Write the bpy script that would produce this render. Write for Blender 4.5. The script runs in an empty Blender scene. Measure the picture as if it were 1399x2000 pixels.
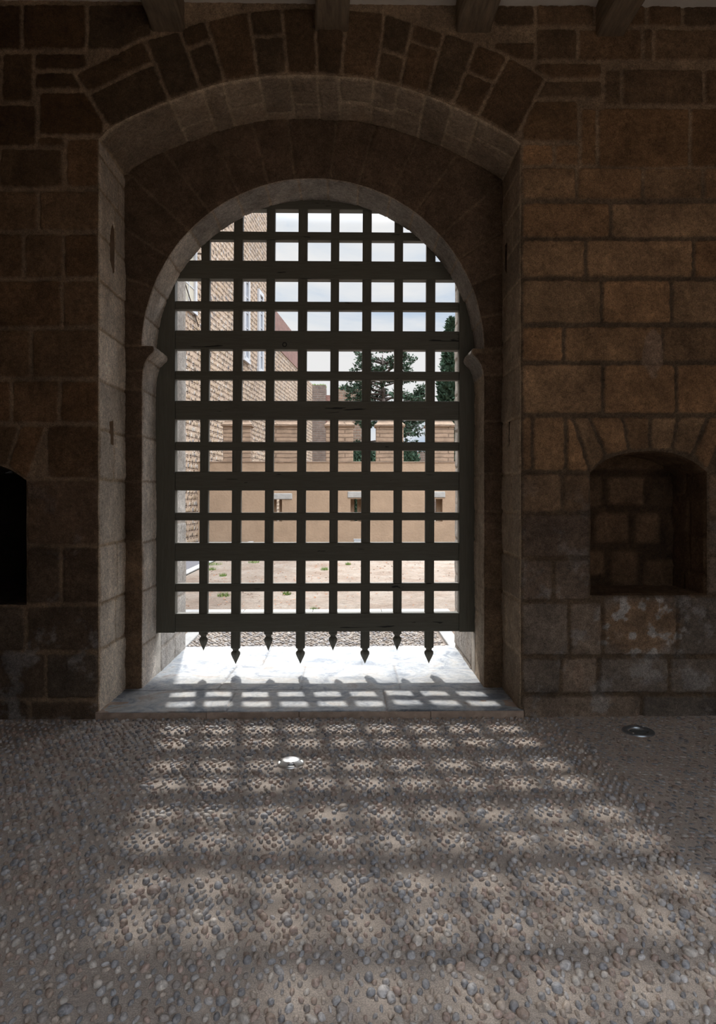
import bpy, math, random
import numpy as np

random.seed(7)
RS = np.random.RandomState(11)
C = bpy.context.scene.collection
PI = math.pi

# ------------------------------------------------------------------ camera
F = 1333.3
CX, CY = 699.5, 970.0
YAW = math.atan(21.5 / F)
EYE = 1.5
ca, sa = math.cos(YAW), math.sin(YAW)


def at(px, py, Y):
    """point of the plane y = Y seen at a pixel of the photograph"""
    u, v = (px - CX) / F, (CY - py) / F
    dx, dy = sa + u * ca, ca - u * sa
    t = Y / dy
    return (t * dx, Y, EYE + t * v)


def ground(px, py, z=0.0):
    u, v = (px - CX) / F, (CY - py) / F
    t = (z - EYE) / v
    return (t * (sa + u * ca), t * (ca - u * sa), z)


cam = bpy.data.cameras.new('camera')
cam.sensor_fit = 'AUTO'
cam.sensor_width = 36
cam.lens = 24.0
cam.shift_y = -0.015
cam.clip_end = 500
co = bpy.data.objects.new('camera', cam)
C.objects.link(co)
co.location = (0, 0, EYE)
co.rotation_euler = (PI / 2, 0, -YAW)
sc = bpy.context.scene
sc.camera = co
sc.view_settings.view_transform = 'Standard'
sc.view_settings.look = 'None'
sc.view_settings.exposure = .98
sc.view_settings.gamma = 1
sc.cycles.max_bounces = 10
sc.cycles.diffuse_bounces = 7


# ------------------------------------------------------------------ tags
def tag(o, label=None, cat=None, group=None, kind=None):
    if label: o['label'] = label
    if cat: o['category'] = cat
    if group: o['group'] = group
    if kind: o['kind'] = kind
    return o


def empty(name, loc, label=None, cat=None, group=None, kind=None, rz=0):
    o = bpy.data.objects.new(name, None)
    C.objects.link(o)
    o.location = loc
    o.rotation_euler = (0, 0, rz)
    o.empty_display_size = .1
    return tag(o, label, cat, group, kind)


# ------------------------------------------------------------------ noise
_T = np.random.RandomState(5).rand(64, 64, 64) * 2 - 1


def vnoise(x, y, z, s, seed=0):
    x = x * s + seed * 7.31
    y = y * s + seed * 3.17 + 11.3
    z = z * s + seed * 5.77 + 23.9
    xi, yi, zi = np.floor(x).astype(int), np.floor(y).astype(int), np.floor(z).astype(int)
    fx, fy, fz = x - xi, y - yi, z - zi
    fx = fx * fx * (3 - 2 * fx); fy = fy * fy * (3 - 2 * fy); fz = fz * fz * (3 - 2 * fz)
    xi &= 63; yi &= 63; zi &= 63
    x1, y1, z1 = (xi + 1) & 63, (yi + 1) & 63, (zi + 1) & 63
    a = _T[xi, yi, zi] * (1 - fx) + _T[x1, yi, zi] * fx
    b = _T[xi, y1, zi] * (1 - fx) + _T[x1, y1, zi] * fx
    c = _T[xi, yi, z1] * (1 - fx) + _T[x1, yi, z1] * fx
    d = _T[xi, y1, z1] * (1 - fx) + _T[x1, y1, z1] * fx
    return (a * (1 - fy) + b * fy) * (1 - fz) + (c * (1 - fy) + d * fy) * fz


def fbm(x, y, z, s, o=3, seed=0):
    r, a, t = 0, 1.0, 0
    for i in range(o):
        r = r + a * vnoise(x, y, z, s * 2 ** i, seed + i)
        t += a
        a *= .55
    return r / t


def sstep(a, b, x):
    t = np.clip((x - a) / (b - a), 0, 1)
    return t * t * (3 - 2 * t)


# ------------------------------------------------------------------ mesh helpers
def raw_mesh(name, V, Fq, mats, parent=None, tint=None, smooth=True, midx=None):
    me = bpy.data.meshes.new(name)
    V = np.asarray(V, dtype=np.float32).reshape(-1, 3)
    if isinstance(Fq, np.ndarray):
        n, k = Fq.shape
        me.vertices.add(len(V)); me.vertices.foreach_set('co', V.ravel())
        me.loops.add(n * k); me.loops.foreach_set('vertex_index', Fq.ravel().astype(np.int32))
        me.polygons.add(n)
        me.polygons.foreach_set('loop_start', np.arange(0, n * k, k, dtype=np.int32))
        me.update(calc_edges=True)
    else:
        me.from_pydata([tuple(map(float, v)) for v in V], [], Fq)
    if not isinstance(mats, (list, tuple)): mats = [mats]
    for m in mats: me.materials.append(m)
    if midx is not None: me.polygons.foreach_set('material_index', np.asarray(midx, dtype=np.int32))
    me.polygons.foreach_set('use_smooth', np.full(len(me.polygons), smooth, dtype=bool))
    if tint is not None:
        a = me.color_attributes.new('tint', 'FLOAT_COLOR', 'POINT')
        a.data.foreach_set('color', np.asarray(tint, dtype=np.float32).ravel())
    me.validate()
    me.update()
    o = bpy.data.objects.new(name, me)
    C.objects.link(o)
    if parent is not None: o.parent = parent
    return o


class MB:
    """collects boxes, lofts and prisms into one mesh"""
    def __init__(s): s.v, s.f = [], []

    def add(s, V, Fs):
        n = len(s.v)
        s.v += [tuple(p) for p in V]
        s.f += [tuple(i + n for i in f) for f in Fs]

    def box(s, x0, x1, y0, y1, z0, z1, b=0.0):
        if b <= 0:
            V = [(x, y, z) for z in (z0, z1) for y in (y0, y1) for x in (x0, x1)]
            s.add(V, [(0, 2, 3, 1), (4, 5, 7, 6), (0, 1, 5, 4), (2, 6, 7, 3), (0, 4, 6, 2), (1, 3, 7, 5)])
            return
        # chamfered box along every edge: three nested shells of 8 points each
        V, idx = [], {}
        for iz, z in enumerate((z0, z1)):
            for iy, y in enumerate((y0, y1)):
                for ix, x in enumerate((x0, x1)):
                    sx, sy, sz = (1, -1)[ix], (1, -1)[iy], (1, -1)[iz]
                    for k, p in enumerate(((x, y + sy * b, z + sz * b), (x + sx * b, y, z + sz * b), (x + sx * b, y + sy * b, z))):
                        idx[(ix, iy, iz, k)] = len(V)
                        V.append(p)
        g = lambda a, b_, c, k: idx[(a, b_, c, k)]
        Fs = []
        for i in (0, 1):
            q = [g(i, 0, 0, 0), g(i, 1, 0, 0), g(i, 1, 1, 0), g(i, 0, 1, 0)]; Fs.append(q if i else q[::-1])
            q = [g(0, i, 0, 1), g(1, i, 0, 1), g(1, i, 1, 1), g(0, i, 1, 1)]; Fs.append(q[::-1] if i else q)
            q = [g(0, 0, i, 2), g(1, 0, i, 2), g(1, 1, i, 2), g(0, 1, i, 2)]; Fs.append(q if i else q[::-1])
        for i in (0, 1):
            for j in (0, 1):
                q = [g(i, j, 0, 0), g(i, j, 1, 0), g(i, j, 1, 1), g(i, j, 0, 1)]; Fs.append(q if i != j else q[::-1])
                q = [g(i, 0, j, 0), g(i, 1, j, 0), g(i, 1, j, 2), g(i, 0, j, 2)]; Fs.append(q if i == j else q[::-1])
                q = [g(0, i, j, 1), g(1, i, j, 1), g(1, i, j, 2), g(0, i, j, 2)]; Fs.append(q if i != j else q[::-1])
                for k in (0, 1):
                    q = [g(i, j, k, 0), g(i, j, k, 1), g(i, j, k, 2)]; Fs.append(q if (i + j + k) % 2 else q[::-1])
        s.add(V, Fs)

    def loft(s, rings, cap=True):
        n = len(rings[0])
        V = [p for r in rings for p in r]
        Fs = []
        for k in range(len(rings) - 1):
            for i in range(n):
                j = (i + 1) % n
                Fs.append((k * n + i, k * n + j, (k + 1) * n + j, (k + 1) * n + i))
        if cap:
            Fs.append(tuple(range(n))[::-1]); Fs.append(tuple((len(rings) - 1) * n + i for i in range(n)))
        s.add(V, Fs)

    def tube(s, p, q, r0, r1, n=8):
        p, q = np.array(p, float), np.array(q, float)
        d = q - p; d /= np.linalg.norm(d) + 1e-9
        a = np.cross(d, (0, 0, 1) if abs(d[2]) < .9 else (1, 0, 0)); a /= np.linalg.norm(a)
        b = np.cross(d, a)
        R = [[tuple(c + r * (math.cos(2 * PI * i / n) * a + math.sin(2 * PI * i / n) * b)) for i in range(n)] for c, r in ((p, r0), (q, r1))]
        s.loft(R)

    def lathe(s, prof, n=48, cx=0, cy=0):
        rings = [[(cx + r * math.cos(2 * PI * i / n), cy + r * math.sin(2 * PI * i / n), z) for i in range(n)] for r, z in prof]
        s.loft(rings, cap=False)

    def build(s, name, mat, parent=None, smooth=False):
        o = raw_mesh(name, s.v, s.f, mat, parent, smooth=smooth)
        return o


# ------------------------------------------------------------------ materials
def new_mat(name):
    m = bpy.data.materials.new(name)
    m.use_nodes = True
    nt = m.node_tree
    b = nt.nodes['Principled BSDF']
    b.inputs['Roughness'].default_value = .85
    b.inputs['Specular IOR Level'].default_value = .3
    return m, nt, b


def N(nt, t, **kw):
    n = nt.nodes.new(t)
    for k, v in kw.items():
        if hasattr(n, k) and k not in n.inputs: setattr(n, k, v)
        else: n.inputs[k].default_value = v
    return n


def coords(nt, scale=(1, 1, 1)):
    tc = N(nt, 'ShaderNodeTexCoord')
    mp = N(nt, 'ShaderNodeMapping')
    mp.inputs['Scale'].default_value = scale
    nt.links.new(tc.outputs['Object'], mp.inputs['Vector'])
    return mp.outputs[0]


def noise(nt, vec, scale, detail=4, rough=.6, dist=0.0):
    n = N(nt, 'ShaderNodeTexNoise')
    n.inputs['Scale'].default_value = scale
    n.inputs['Detail'].default_value = detail
    n.inputs['Roughness'].default_value = rough
    n.inputs['Distortion'].default_value = dist
    nt.links.new(vec, n.inputs['Vector'])
    return n.outputs['Fac']


def ramp(nt, fac, stops, interp='LINEAR'):
    r = N(nt, 'ShaderNodeValToRGB')
    cr = r.color_ramp
    cr.interpolation = interp
    while len(cr.elements) < len(stops): cr.elements.new(.5)
    for e, (p, c) in zip(cr.elements, stops):
        e.position = p
        e.color = (c, c, c, 1) if isinstance(c, (int, float)) else (*c, 1)
    nt.links.new(fac, r.inputs[0])
    return r.outputs[0]


def mix(nt, a, b, fac=1.0, mode='MIX'):
    m = N(nt, 'ShaderNodeMix', data_type='RGBA', blend_type=mode)
    for s, v in ((m.inputs[6], a), (m.inputs[7], b), (m.inputs[0], fac)):
        if isinstance(v, (int, float)): s.default_value = v if s == m.inputs[0] else (v, v, v, 1)
        elif isinstance(v, tuple): s.default_value = (*v, 1)
        else: nt.links.new(v, s)
    return m.outputs[2]


def bump(nt, b, h, strength, dist, prev=None):
    n = N(nt, 'ShaderNodeBump')
    n.inputs['Strength'].default_value = strength
    n.inputs['Distance'].default_value = dist
    nt.links.new(h, n.inputs['Height'])
    if prev is not None: nt.links.new(prev, n.inputs['Normal'])
    nt.links.new(n.outputs[0], b.inputs['Normal'])
    return n.outputs[0]


def stone_mat(name, grain=1.0, lo=.62, rough=.9):
    m, nt, b = new_mat(name)
    v = coords(nt)
    a = N(nt, 'ShaderNodeAttribute', attribute_name='tint')
    c = mix(nt, a.outputs['Color'], ramp(nt, noise(nt, v, 5, 6, .65, .3), [(.3, lo), (.7, 1.3)]), 1, 'MULTIPLY')
    c = mix(nt, c, ramp(nt, noise(nt, v, 34, 5, .7), [(.32, .68), (.68, 1.25)]), 1, 'MULTIPLY')
    c = mix(nt, c, ramp(nt, noise(nt, v, 150, 3, .7), [(.32, .5), (.68, 1.5)]), .9, 'MULTIPLY')
    pits = ramp(nt, noise(nt, v, 55, 3, .6), [(.28, .35), (.36, 1.0)])
    c = mix(nt, c, pits, .7, 'MULTIPLY')
    nt.links.new(c, b.inputs['Base Color'])
    b.inputs['Roughness'].default_value = rough
    n1 = bump(nt, b, noise(nt, v, 45, 6, .7), .95 * grain, .02)
    n2 = bump(nt, b, noise(nt, v, 160, 4, .7), .9 * grain, .006, n1)
    bump(nt, b, pits, .6 * grain, .006, n2)
    return m


def simple_mat(name, col, var=.25, sc_=8, rough=.85, bs=.4, bd=.005, bsc=60, stretch=(1, 1, 1), metal=0.0, spec=.3, col2=None):
    m, nt, b = new_mat(name)
    v = coords(nt, stretch)
    n = noise(nt, v, sc_, 6, .65, .2)
    if col2 is not None: c = ramp(nt, n, [(.35, col2), (.65, col)])
    else: c = mix(nt, col, ramp(nt, n, [(.3, 1 - var), (.7, 1 + var)]), 1, 'MULTIPLY')
    nt.links.new(c, b.inputs['Base Color'])
    b.inputs['Roughness'].default_value = rough
    b.inputs['Metallic'].default_value = metal
    b.inputs['Specular IOR Level'].default_value = spec
    if bs > 0: bump(nt, b, noise(nt, v, bsc, 5, .65), bs, bd)
    return m


M_STONE = stone_mat('ashlar_stone')
M_REVEAL = stone_mat('reveal_limestone', .7, .75)


def marble_mat():
    m, nt, b = new_mat('threshold_marble')
    v = coords(nt)
    a = N(nt, 'ShaderNodeAttribute', attribute_name='tint')
    n = noise(nt, v, 3.2, 8, .68, 1.2)
    c = ramp(nt, n, [(.38, (.20, .23, .27)), (.46, (.37, .39, .42)), (.56, (.49, .49, .48)), (.64, (.40, .345, .31))])
    c = mix(nt, c, a.outputs['Color'], 1, 'MULTIPLY')
    c = mix(nt, c, ramp(nt, noise(nt, v, 22, 6, .7), [(.34, .7), (.6, 1.1)]), .8, 'MULTIPLY')
    nt.links.new(c, b.inputs['Base Color'])
    b.inputs['Roughness'].default_value = .55
    b.inputs['Specular IOR Level'].default_value = .35
    n1 = bump(nt, b, noise(nt, v, 12, 6, .6), .35, .012)
    bump(nt, b, noise(nt, v, 90, 4, .7), .35, .003, n1)
    return m


M_MARBLE = marble_mat()


def mortar_mat():
    m, nt, b = new_mat('floor_mortar')
    v = coords(nt)
    c = ramp(nt, noise(nt, v, 2.2, 6, .6), [(.3, (.52, .445, .39)), (.7, (.64, .555, .49))])
    c = mix(nt, c, ramp(nt, noise(nt, v, 220, 3, .8), [(.3, .55), (.7, 1.4)]), .9, 'MULTIPLY')
    nt.links.new(c, b.inputs['Base Color'])
    b.inputs['Roughness'].default_value = .95
    n1 = bump(nt, b, noise(nt, v, 28, 6, .7), .8, .012)
    bump(nt, b, noise(nt, v, 230, 3, .8), 1.0, .006, n1)
    return m


M_MORTAR = mortar_mat()


def pebble_mat(name='floor_pebble', rough=.55):
    m, nt, b = new_mat(name)
    v = coords(nt)
    a = N(nt, 'ShaderNodeAttribute', attribute_name='tint')
    c = mix(nt, a.outputs['Color'], ramp(nt, noise(nt, v, 60, 4, .6, 1.0), [(.35, .65), (.65, 1.3)]), 1, 'MULTIPLY')
    dust = ramp(nt, noise(nt, v, 90, 4, .7), [(.55, 0.0), (.68, .45)])
    c = mix(nt, c, (.5, .43, .375), dust)
    nt.links.new(c, b.inputs['Base Color'])
    b.inputs['Roughness'].default_value = rough
    b.inputs['Specular IOR Level'].default_value = .45
    bump(nt, b, noise(nt, v, 150, 4, .7), .4, .003)
    return m


M_PEBBLE = pebble_mat()


def paint_mat():
    m, nt, b = new_mat('weathered_gate_paint')
    v = coords(nt, (1, 4, 14))
    g = noise(nt, v, 5, 8, .7, .4)
    c = ramp(nt, g, [(.3, (.085, .080, .061)), (.7, (.125, .119, .094))])
    cr = ramp(nt, noise(nt, coords(nt, (.9, 2, 9)), 2.6, 3, .5, 1.2), [(.292, .12), (.305, 1.0)])
    c = mix(nt, c, cr, 1, 'MULTIPLY')
    nt.links.new(c, b.inputs['Base Color'])
    b.inputs['Roughness'].default_value = .62
    b.inputs['Specular IOR Level'].default_value = .35
    n1 = bump(nt, b, g, .3, .004)
    bump(nt, b, cr, .6, .004, n1)
    return m


def paint_mat_v():
    m, nt, b = new_mat('weathered_gate_paint_upright')
    v = coords(nt, (14, 4, 1))
    g = noise(nt, v, 5, 8, .7, .4)
    c = ramp(nt, g, [(.3, (.085, .080, .061)), (.7, (.125, .119, .094))])
    nt.links.new(c, b.inputs['Base Color'])
    b.inputs['Roughness'].default_value = .62
    b.inputs['Specular IOR Level'].default_value = .35
    bump(nt, b, g, .3, .004)
    return m


M_PAINT, M_PAINT_V = paint_mat(), paint_mat_v()
M_BEAM = simple_mat('weathered_beam_wood', (.2, .15, .1), .35, 6, .85, .6, .008, 30, (6, .8, 6))
M_CEIL = simple_mat('ceiling_plaster', (.66, .62, .56), .12, 4, .9, .2, .004, 40)
M_HALL = simple_mat('hall_side_stone', (.34, .23, .145), .3, 5, .9, .6, .01, 30)
M_DARK = simple_mat('dark_void', (.02, .018, .015), .2)
M_STEEL = simple_mat('brushed_steel', (.78, .78, .78), .04, 20, .42, .04, .001, 200, metal=1.0, spec=.5)
M_DULLSTEEL = simple_mat('dull_steel', (.32, .36, .4), .15, 20, .4, .1, .001, 200, metal=.9, spec=.5)
M_LENS = simple_mat('lamp_lens_glass', (.10, .12, .13), .1, 20, .12, 0, 0, 1, spec=.6)


def rubble_mat():
    """rows of river stones laid in mortar, seen on the long facade (object x runs along the wall)"""
    m, nt, b = new_mat('cobble_row_masonry')
    tc = N(nt, 'ShaderNodeTexCoord')
    mp = N(nt, 'ShaderNodeMapping')
    mp.inputs['Scale'].default_value = (1 / .15, 1, 1 / .2)
    nt.links.new(tc.outputs['Object'], mp.inputs['Vector'])
    # offset every row a little so the stones do not line up
    vor = N(nt, 'ShaderNodeTexVoronoi', feature='F1')
    vor.inputs['Scale'].default_value = 1.0
    vor.inputs['Randomness'].default_value = .45
    nt.links.new(mp.outputs[0], vor.inputs['Vector'])
    d = vor.outputs['Distance']
    stone = ramp(nt, d, [(.3, 1.0), (.52, 0.0)])
    sepc = N(nt, 'ShaderNodeSeparateColor')
    nt.links.new(vor.outputs['Color'], sepc.inputs[0])
    tone = ramp(nt, sepc.outputs[0], [(0, (0.096, 0.080, 0.068)), (.3, (0.264, 0.192, 0.120)), (.6, (0.336, 0.232, 0.136)), (.85, (0.440, 0.400, 0.352)), (1, (0.128, 0.128, 0.144))])
    c = mix(nt, (.34, .25, .18), tone, stone)
    # narrow shadowless brick joints between rows
    sx = N(nt, 'ShaderNodeSeparateXYZ'); nt.links.new(mp.outputs[0], sx.inputs[0])
    fr = N(nt, 'ShaderNodeMath', operation='FRACT'); nt.links.new(sx.outputs[2], fr.inputs[0])
    jr = ramp(nt, fr.outputs[0], [(0, 1.0), (.16, 0.0), (.88, 0.0), (1.0, 1.0)])
    c = mix(nt, c, (.20, .14, .105), jr)
    big = ramp(nt, noise(nt, tc.outputs['Object'], .35, 5, .6), [(.3, .8), (.7, 1.15)])
    c = mix(nt, c, big, 1, 'MULTIPLY')
    nt.links.new(c, b.inputs['Base Color'])
    hb = mix(nt, stone, (0, 0, 0), jr)
    bump(nt, b, hb, 1.0, .06)
    return m


def coursed_mat(name, c1, c2, cm, bw, bh, mort=.012, bd=.02):
    m, nt, b = new_mat(name)
    tc = N(nt, 'ShaderNodeTexCoord')
    s = N(nt, 'ShaderNodeSeparateXYZ'); nt.links.new(tc.outputs['Object'], s.inputs[0])
    ad = N(nt, 'ShaderNodeMath', operation='ADD'); nt.links.new(s.outputs[0], ad.inputs[0]); nt.links.new(s.outputs[1], ad.inputs[1])
    cb = N(nt, 'ShaderNodeCombineXYZ'); nt.links.new(ad.outputs[0], cb.inputs[0]); nt.links.new(s.outputs[2], cb.inputs[1])
    wob = N(nt, 'ShaderNodeTexNoise'); wob.inputs['Scale'].default_value = 2.2; wob.inputs['Detail'].default_value = 3
    nt.links.new(tc.outputs['Object'], wob.inputs['Vector'])
    mad = N(nt, 'ShaderNodeVectorMath', operation='MULTIPLY_ADD')
    nt.links.new(wob.outputs['Color'], mad.inputs[0]); mad.inputs[1].default_value = (.08, .08, 0); nt.links.new(cb.outputs[0], mad.inputs[2])
    br = N(nt, 'ShaderNodeTexBrick')
    nt.links.new(mad.outputs[0], br.inputs['Vector'])
    br.inputs['Scale'].default_value = 1
    br.inputs['Brick Width'].default_value = bw
    br.inputs['Row Height'].default_value = bh
    br.inputs['Mortar Size'].default_value = mort
    br.inputs['Mortar Smooth'].default_value = .3
    br.inputs['Color1'].default_value = (*c1, 1)
    br.inputs['Color2'].default_value = (*c2, 1)
    br.inputs['Mortar'].default_value = (*cm, 1)
    c = mix(nt, br.outputs['Color'], ramp(nt, noise(nt, tc.outputs['Object'], 3, 6, .7), [(.3, .72), (.7, 1.25)]), 1, 'MULTIPLY')
    nt.links.new(c, b.inputs['Base Color'])
    inv = N(nt, 'ShaderNodeInvert'); nt.links.new(br.outputs['Fac'], inv.inputs['Color'])
    n1 = bump(nt, b, inv.outputs[0], .8, bd)
    bump(nt, b, noise(nt, tc.outputs['Object'], 30, 5, .7), .5, .02, n1)
    return m


M_RUBBLE = rubble_mat()
M_REDBRICK = coursed_mat('red_brick_parapet', (0.180, 0.079, 0.064), (0.210, 0.105, 0.083), (0.203, 0.143, 0.120), .22, .09, .015)
M_TOWER = coursed_mat('weathered_tower_brick', (0.112, 0.079, 0.064), (0.150, 0.105, 0.083), (0.143, 0.120, 0.101), .5, .16, .03)
M_RUIN = coursed_mat('ruin_brick', (0.180, 0.112, 0.079), (0.150, 0.105, 0.075), (0.195, 0.158, 0.124), .45, .2, .03)
M_ADOBE = simple_mat('ochre_wall_plaster', (0.304, 0.215, 0.145), .12, 2.2, .92, .6, .02, 14)
M_MERLON = coursed_mat('merlon_thin_brick', (0.304, 0.215, 0.149), (0.264, 0.185, 0.129), (0.172, 0.119, 0.083), 2.3, .135, .02, .03)
M_LINTEL = simple_mat('pale_lintel_stone', (0.315, 0.304, 0.285), .15, 8, .85, .4, .01, 30)
M_KERB = simple_mat('pale_kerb_stone', (0.304, 0.297, 0.284), .15, 6, .85, .4, .006, 30)
M_FRAME = simple_mat('pale_window_stone', (0.432, 0.432, 0.444), .08, 8, .8, .2, .01, 30)
M_GLASS = simple_mat('window_dark_pane', (.16, .19, .25), .1, 5, .15, 0, 0, 1, spec=.6)
M_SHUTTER = simple_mat('cream_shutter', (0.408, 0.372, 0.300), .05, 5, .7, .1, .004, 30)
M_IRON = simple_mat('dark_iron', (.05, .035, .03), .1, 5, .6, .1, .004, 30)
M_ASPHALT = simple_mat('grey_path', (0.120, 0.114, 0.120), .2, 30, .95, .8, .01, 120)
M_BARK = simple_mat('dark_bark', (.1, .08, .07), .3, 8, .95, .8, .03, 20)
M_NEEDLE = simple_mat('conifer_needles', (0.038, 0.068, 0.041), .45, 2, .8, 0, 0, 1)
M_CYPRESS = simple_mat('cypress_needles', (0.034, 0.064, 0.038), .45, 2, .8, 0, 0, 1)
M_GRASS = simple_mat('green_grass', (0.140, 0.210, 0.056), .3, 20, .85, 0, 0, 1)
M_BOX = simple_mat('grey_box_paint', (0.372, 0.384, 0.396), .1, 10, .6, .1, .004, 30)


def gravel_mat():
    m, nt, b = new_mat('courtyard_gravel')
    v = coords(nt)
    c = ramp(nt, noise(nt, v, 1.3, 6, .65), [(.3, (0.178, 0.119, 0.083)), (.5, (0.238, 0.185, 0.142)), (.7, (0.277, 0.234, 0.191))])
    c = mix(nt, c, ramp(nt, noise(nt, coords(nt, (1, 2.2, 1)), 9, 6, .75), [(.32, .6), (.66, 1.3)]), 1, 'MULTIPLY')
    c = mix(nt, c, ramp(nt, noise(nt, v, 70, 4, .8), [(.3, .55), (.7, 1.4)]), .9, 'MULTIPLY')
    nt.links.new(c, b.inputs['Base Color'])
    n1 = bump(nt, b, noise(nt, v, 60, 4, .8), 1.0, .02)
    bump(nt, b, noise(nt, v, 9, 5, .7), .6, .04, n1)
    return m


M_GRAVEL = gravel_mat()
M_LEAF = simple_mat('dry_leaf', (0.225, 0.098, 0.045), .3, 5, .8, 0, 0, 1)


# ------------------------------------------------------------------ masonry surfaces
def conv_d(P, poly, k=130.0):
    """inside distance to a convex polygon with softly rounded corners"""
    poly = np.asarray(poly, float)
    A = 0.5 * np.sum(poly[:, 0] * np.roll(poly[:, 1], -1) - np.roll(poly[:, 0], -1) * poly[:, 1])
    if A < 0: poly = poly[::-1]
    acc = 0
    for i in range(len(poly)):
        a, b = poly[i], poly[(i + 1) % len(poly)]
        e = b - a
        L = math.hypot(*e)
        if L < 1e-6: continue
        n = (-e[1] / L, e[0] / L)
        d = (P[..., 0] - a[0]) * n[0] + (P[..., 1] - a[1]) * n[1]
        acc = acc + np.exp(np.clip(-k * d, -60, 60))
    return -np.log(acc) / k


def inside(P, poly):
    r = np.zeros(P.shape[:-1], bool)
    x, y = P[..., 0], P[..., 1]
    n = len(poly)
    for i in range(n):
        (x0, y0), (x1, y1) = poly[i], poly[(i + 1) % n]
        if y0 == y1: continue
        c = ((y0 > y) != (y1 > y)) & (x < (x1 - x0) * (y - y0) / (y1 - y0) + x0)
        r ^= c
    return r


def seg_near(P, poly, pad, closed=True):
    """distance and nearest point to a polyline, within pad only"""
    D = np.full(P.shape[:-1], 9.0)
    Q = P.copy()
    n = len(poly)
    for i in range(n if closed else n - 1):
        a, b = np.array(poly[i], float), np.array(poly[(i + 1) % n], float)
        m = (P[..., 0] > min(a[0], b[0]) - pad) & (P[..., 0] < max(a[0], b[0]) + pad) & (P[..., 1] > min(a[1], b[1]) - pad) & (P[..., 1] < max(a[1], b[1]) + pad)
        if not m.any(): continue
        p = P[m]
        e = b - a
        t = np.clip(((p - a) @ e) / (e @ e + 1e-12), 0, 1)
        q = a + t[:, None] * e
        d = np.hypot(*(p - q).T)
        dd, qq = D[m], Q[m]
        u = d < dd
        dd[u] = d[u]; qq[u] = q[u]
        D[m] = dd; Q[m] = qq
    return D, Q


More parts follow.
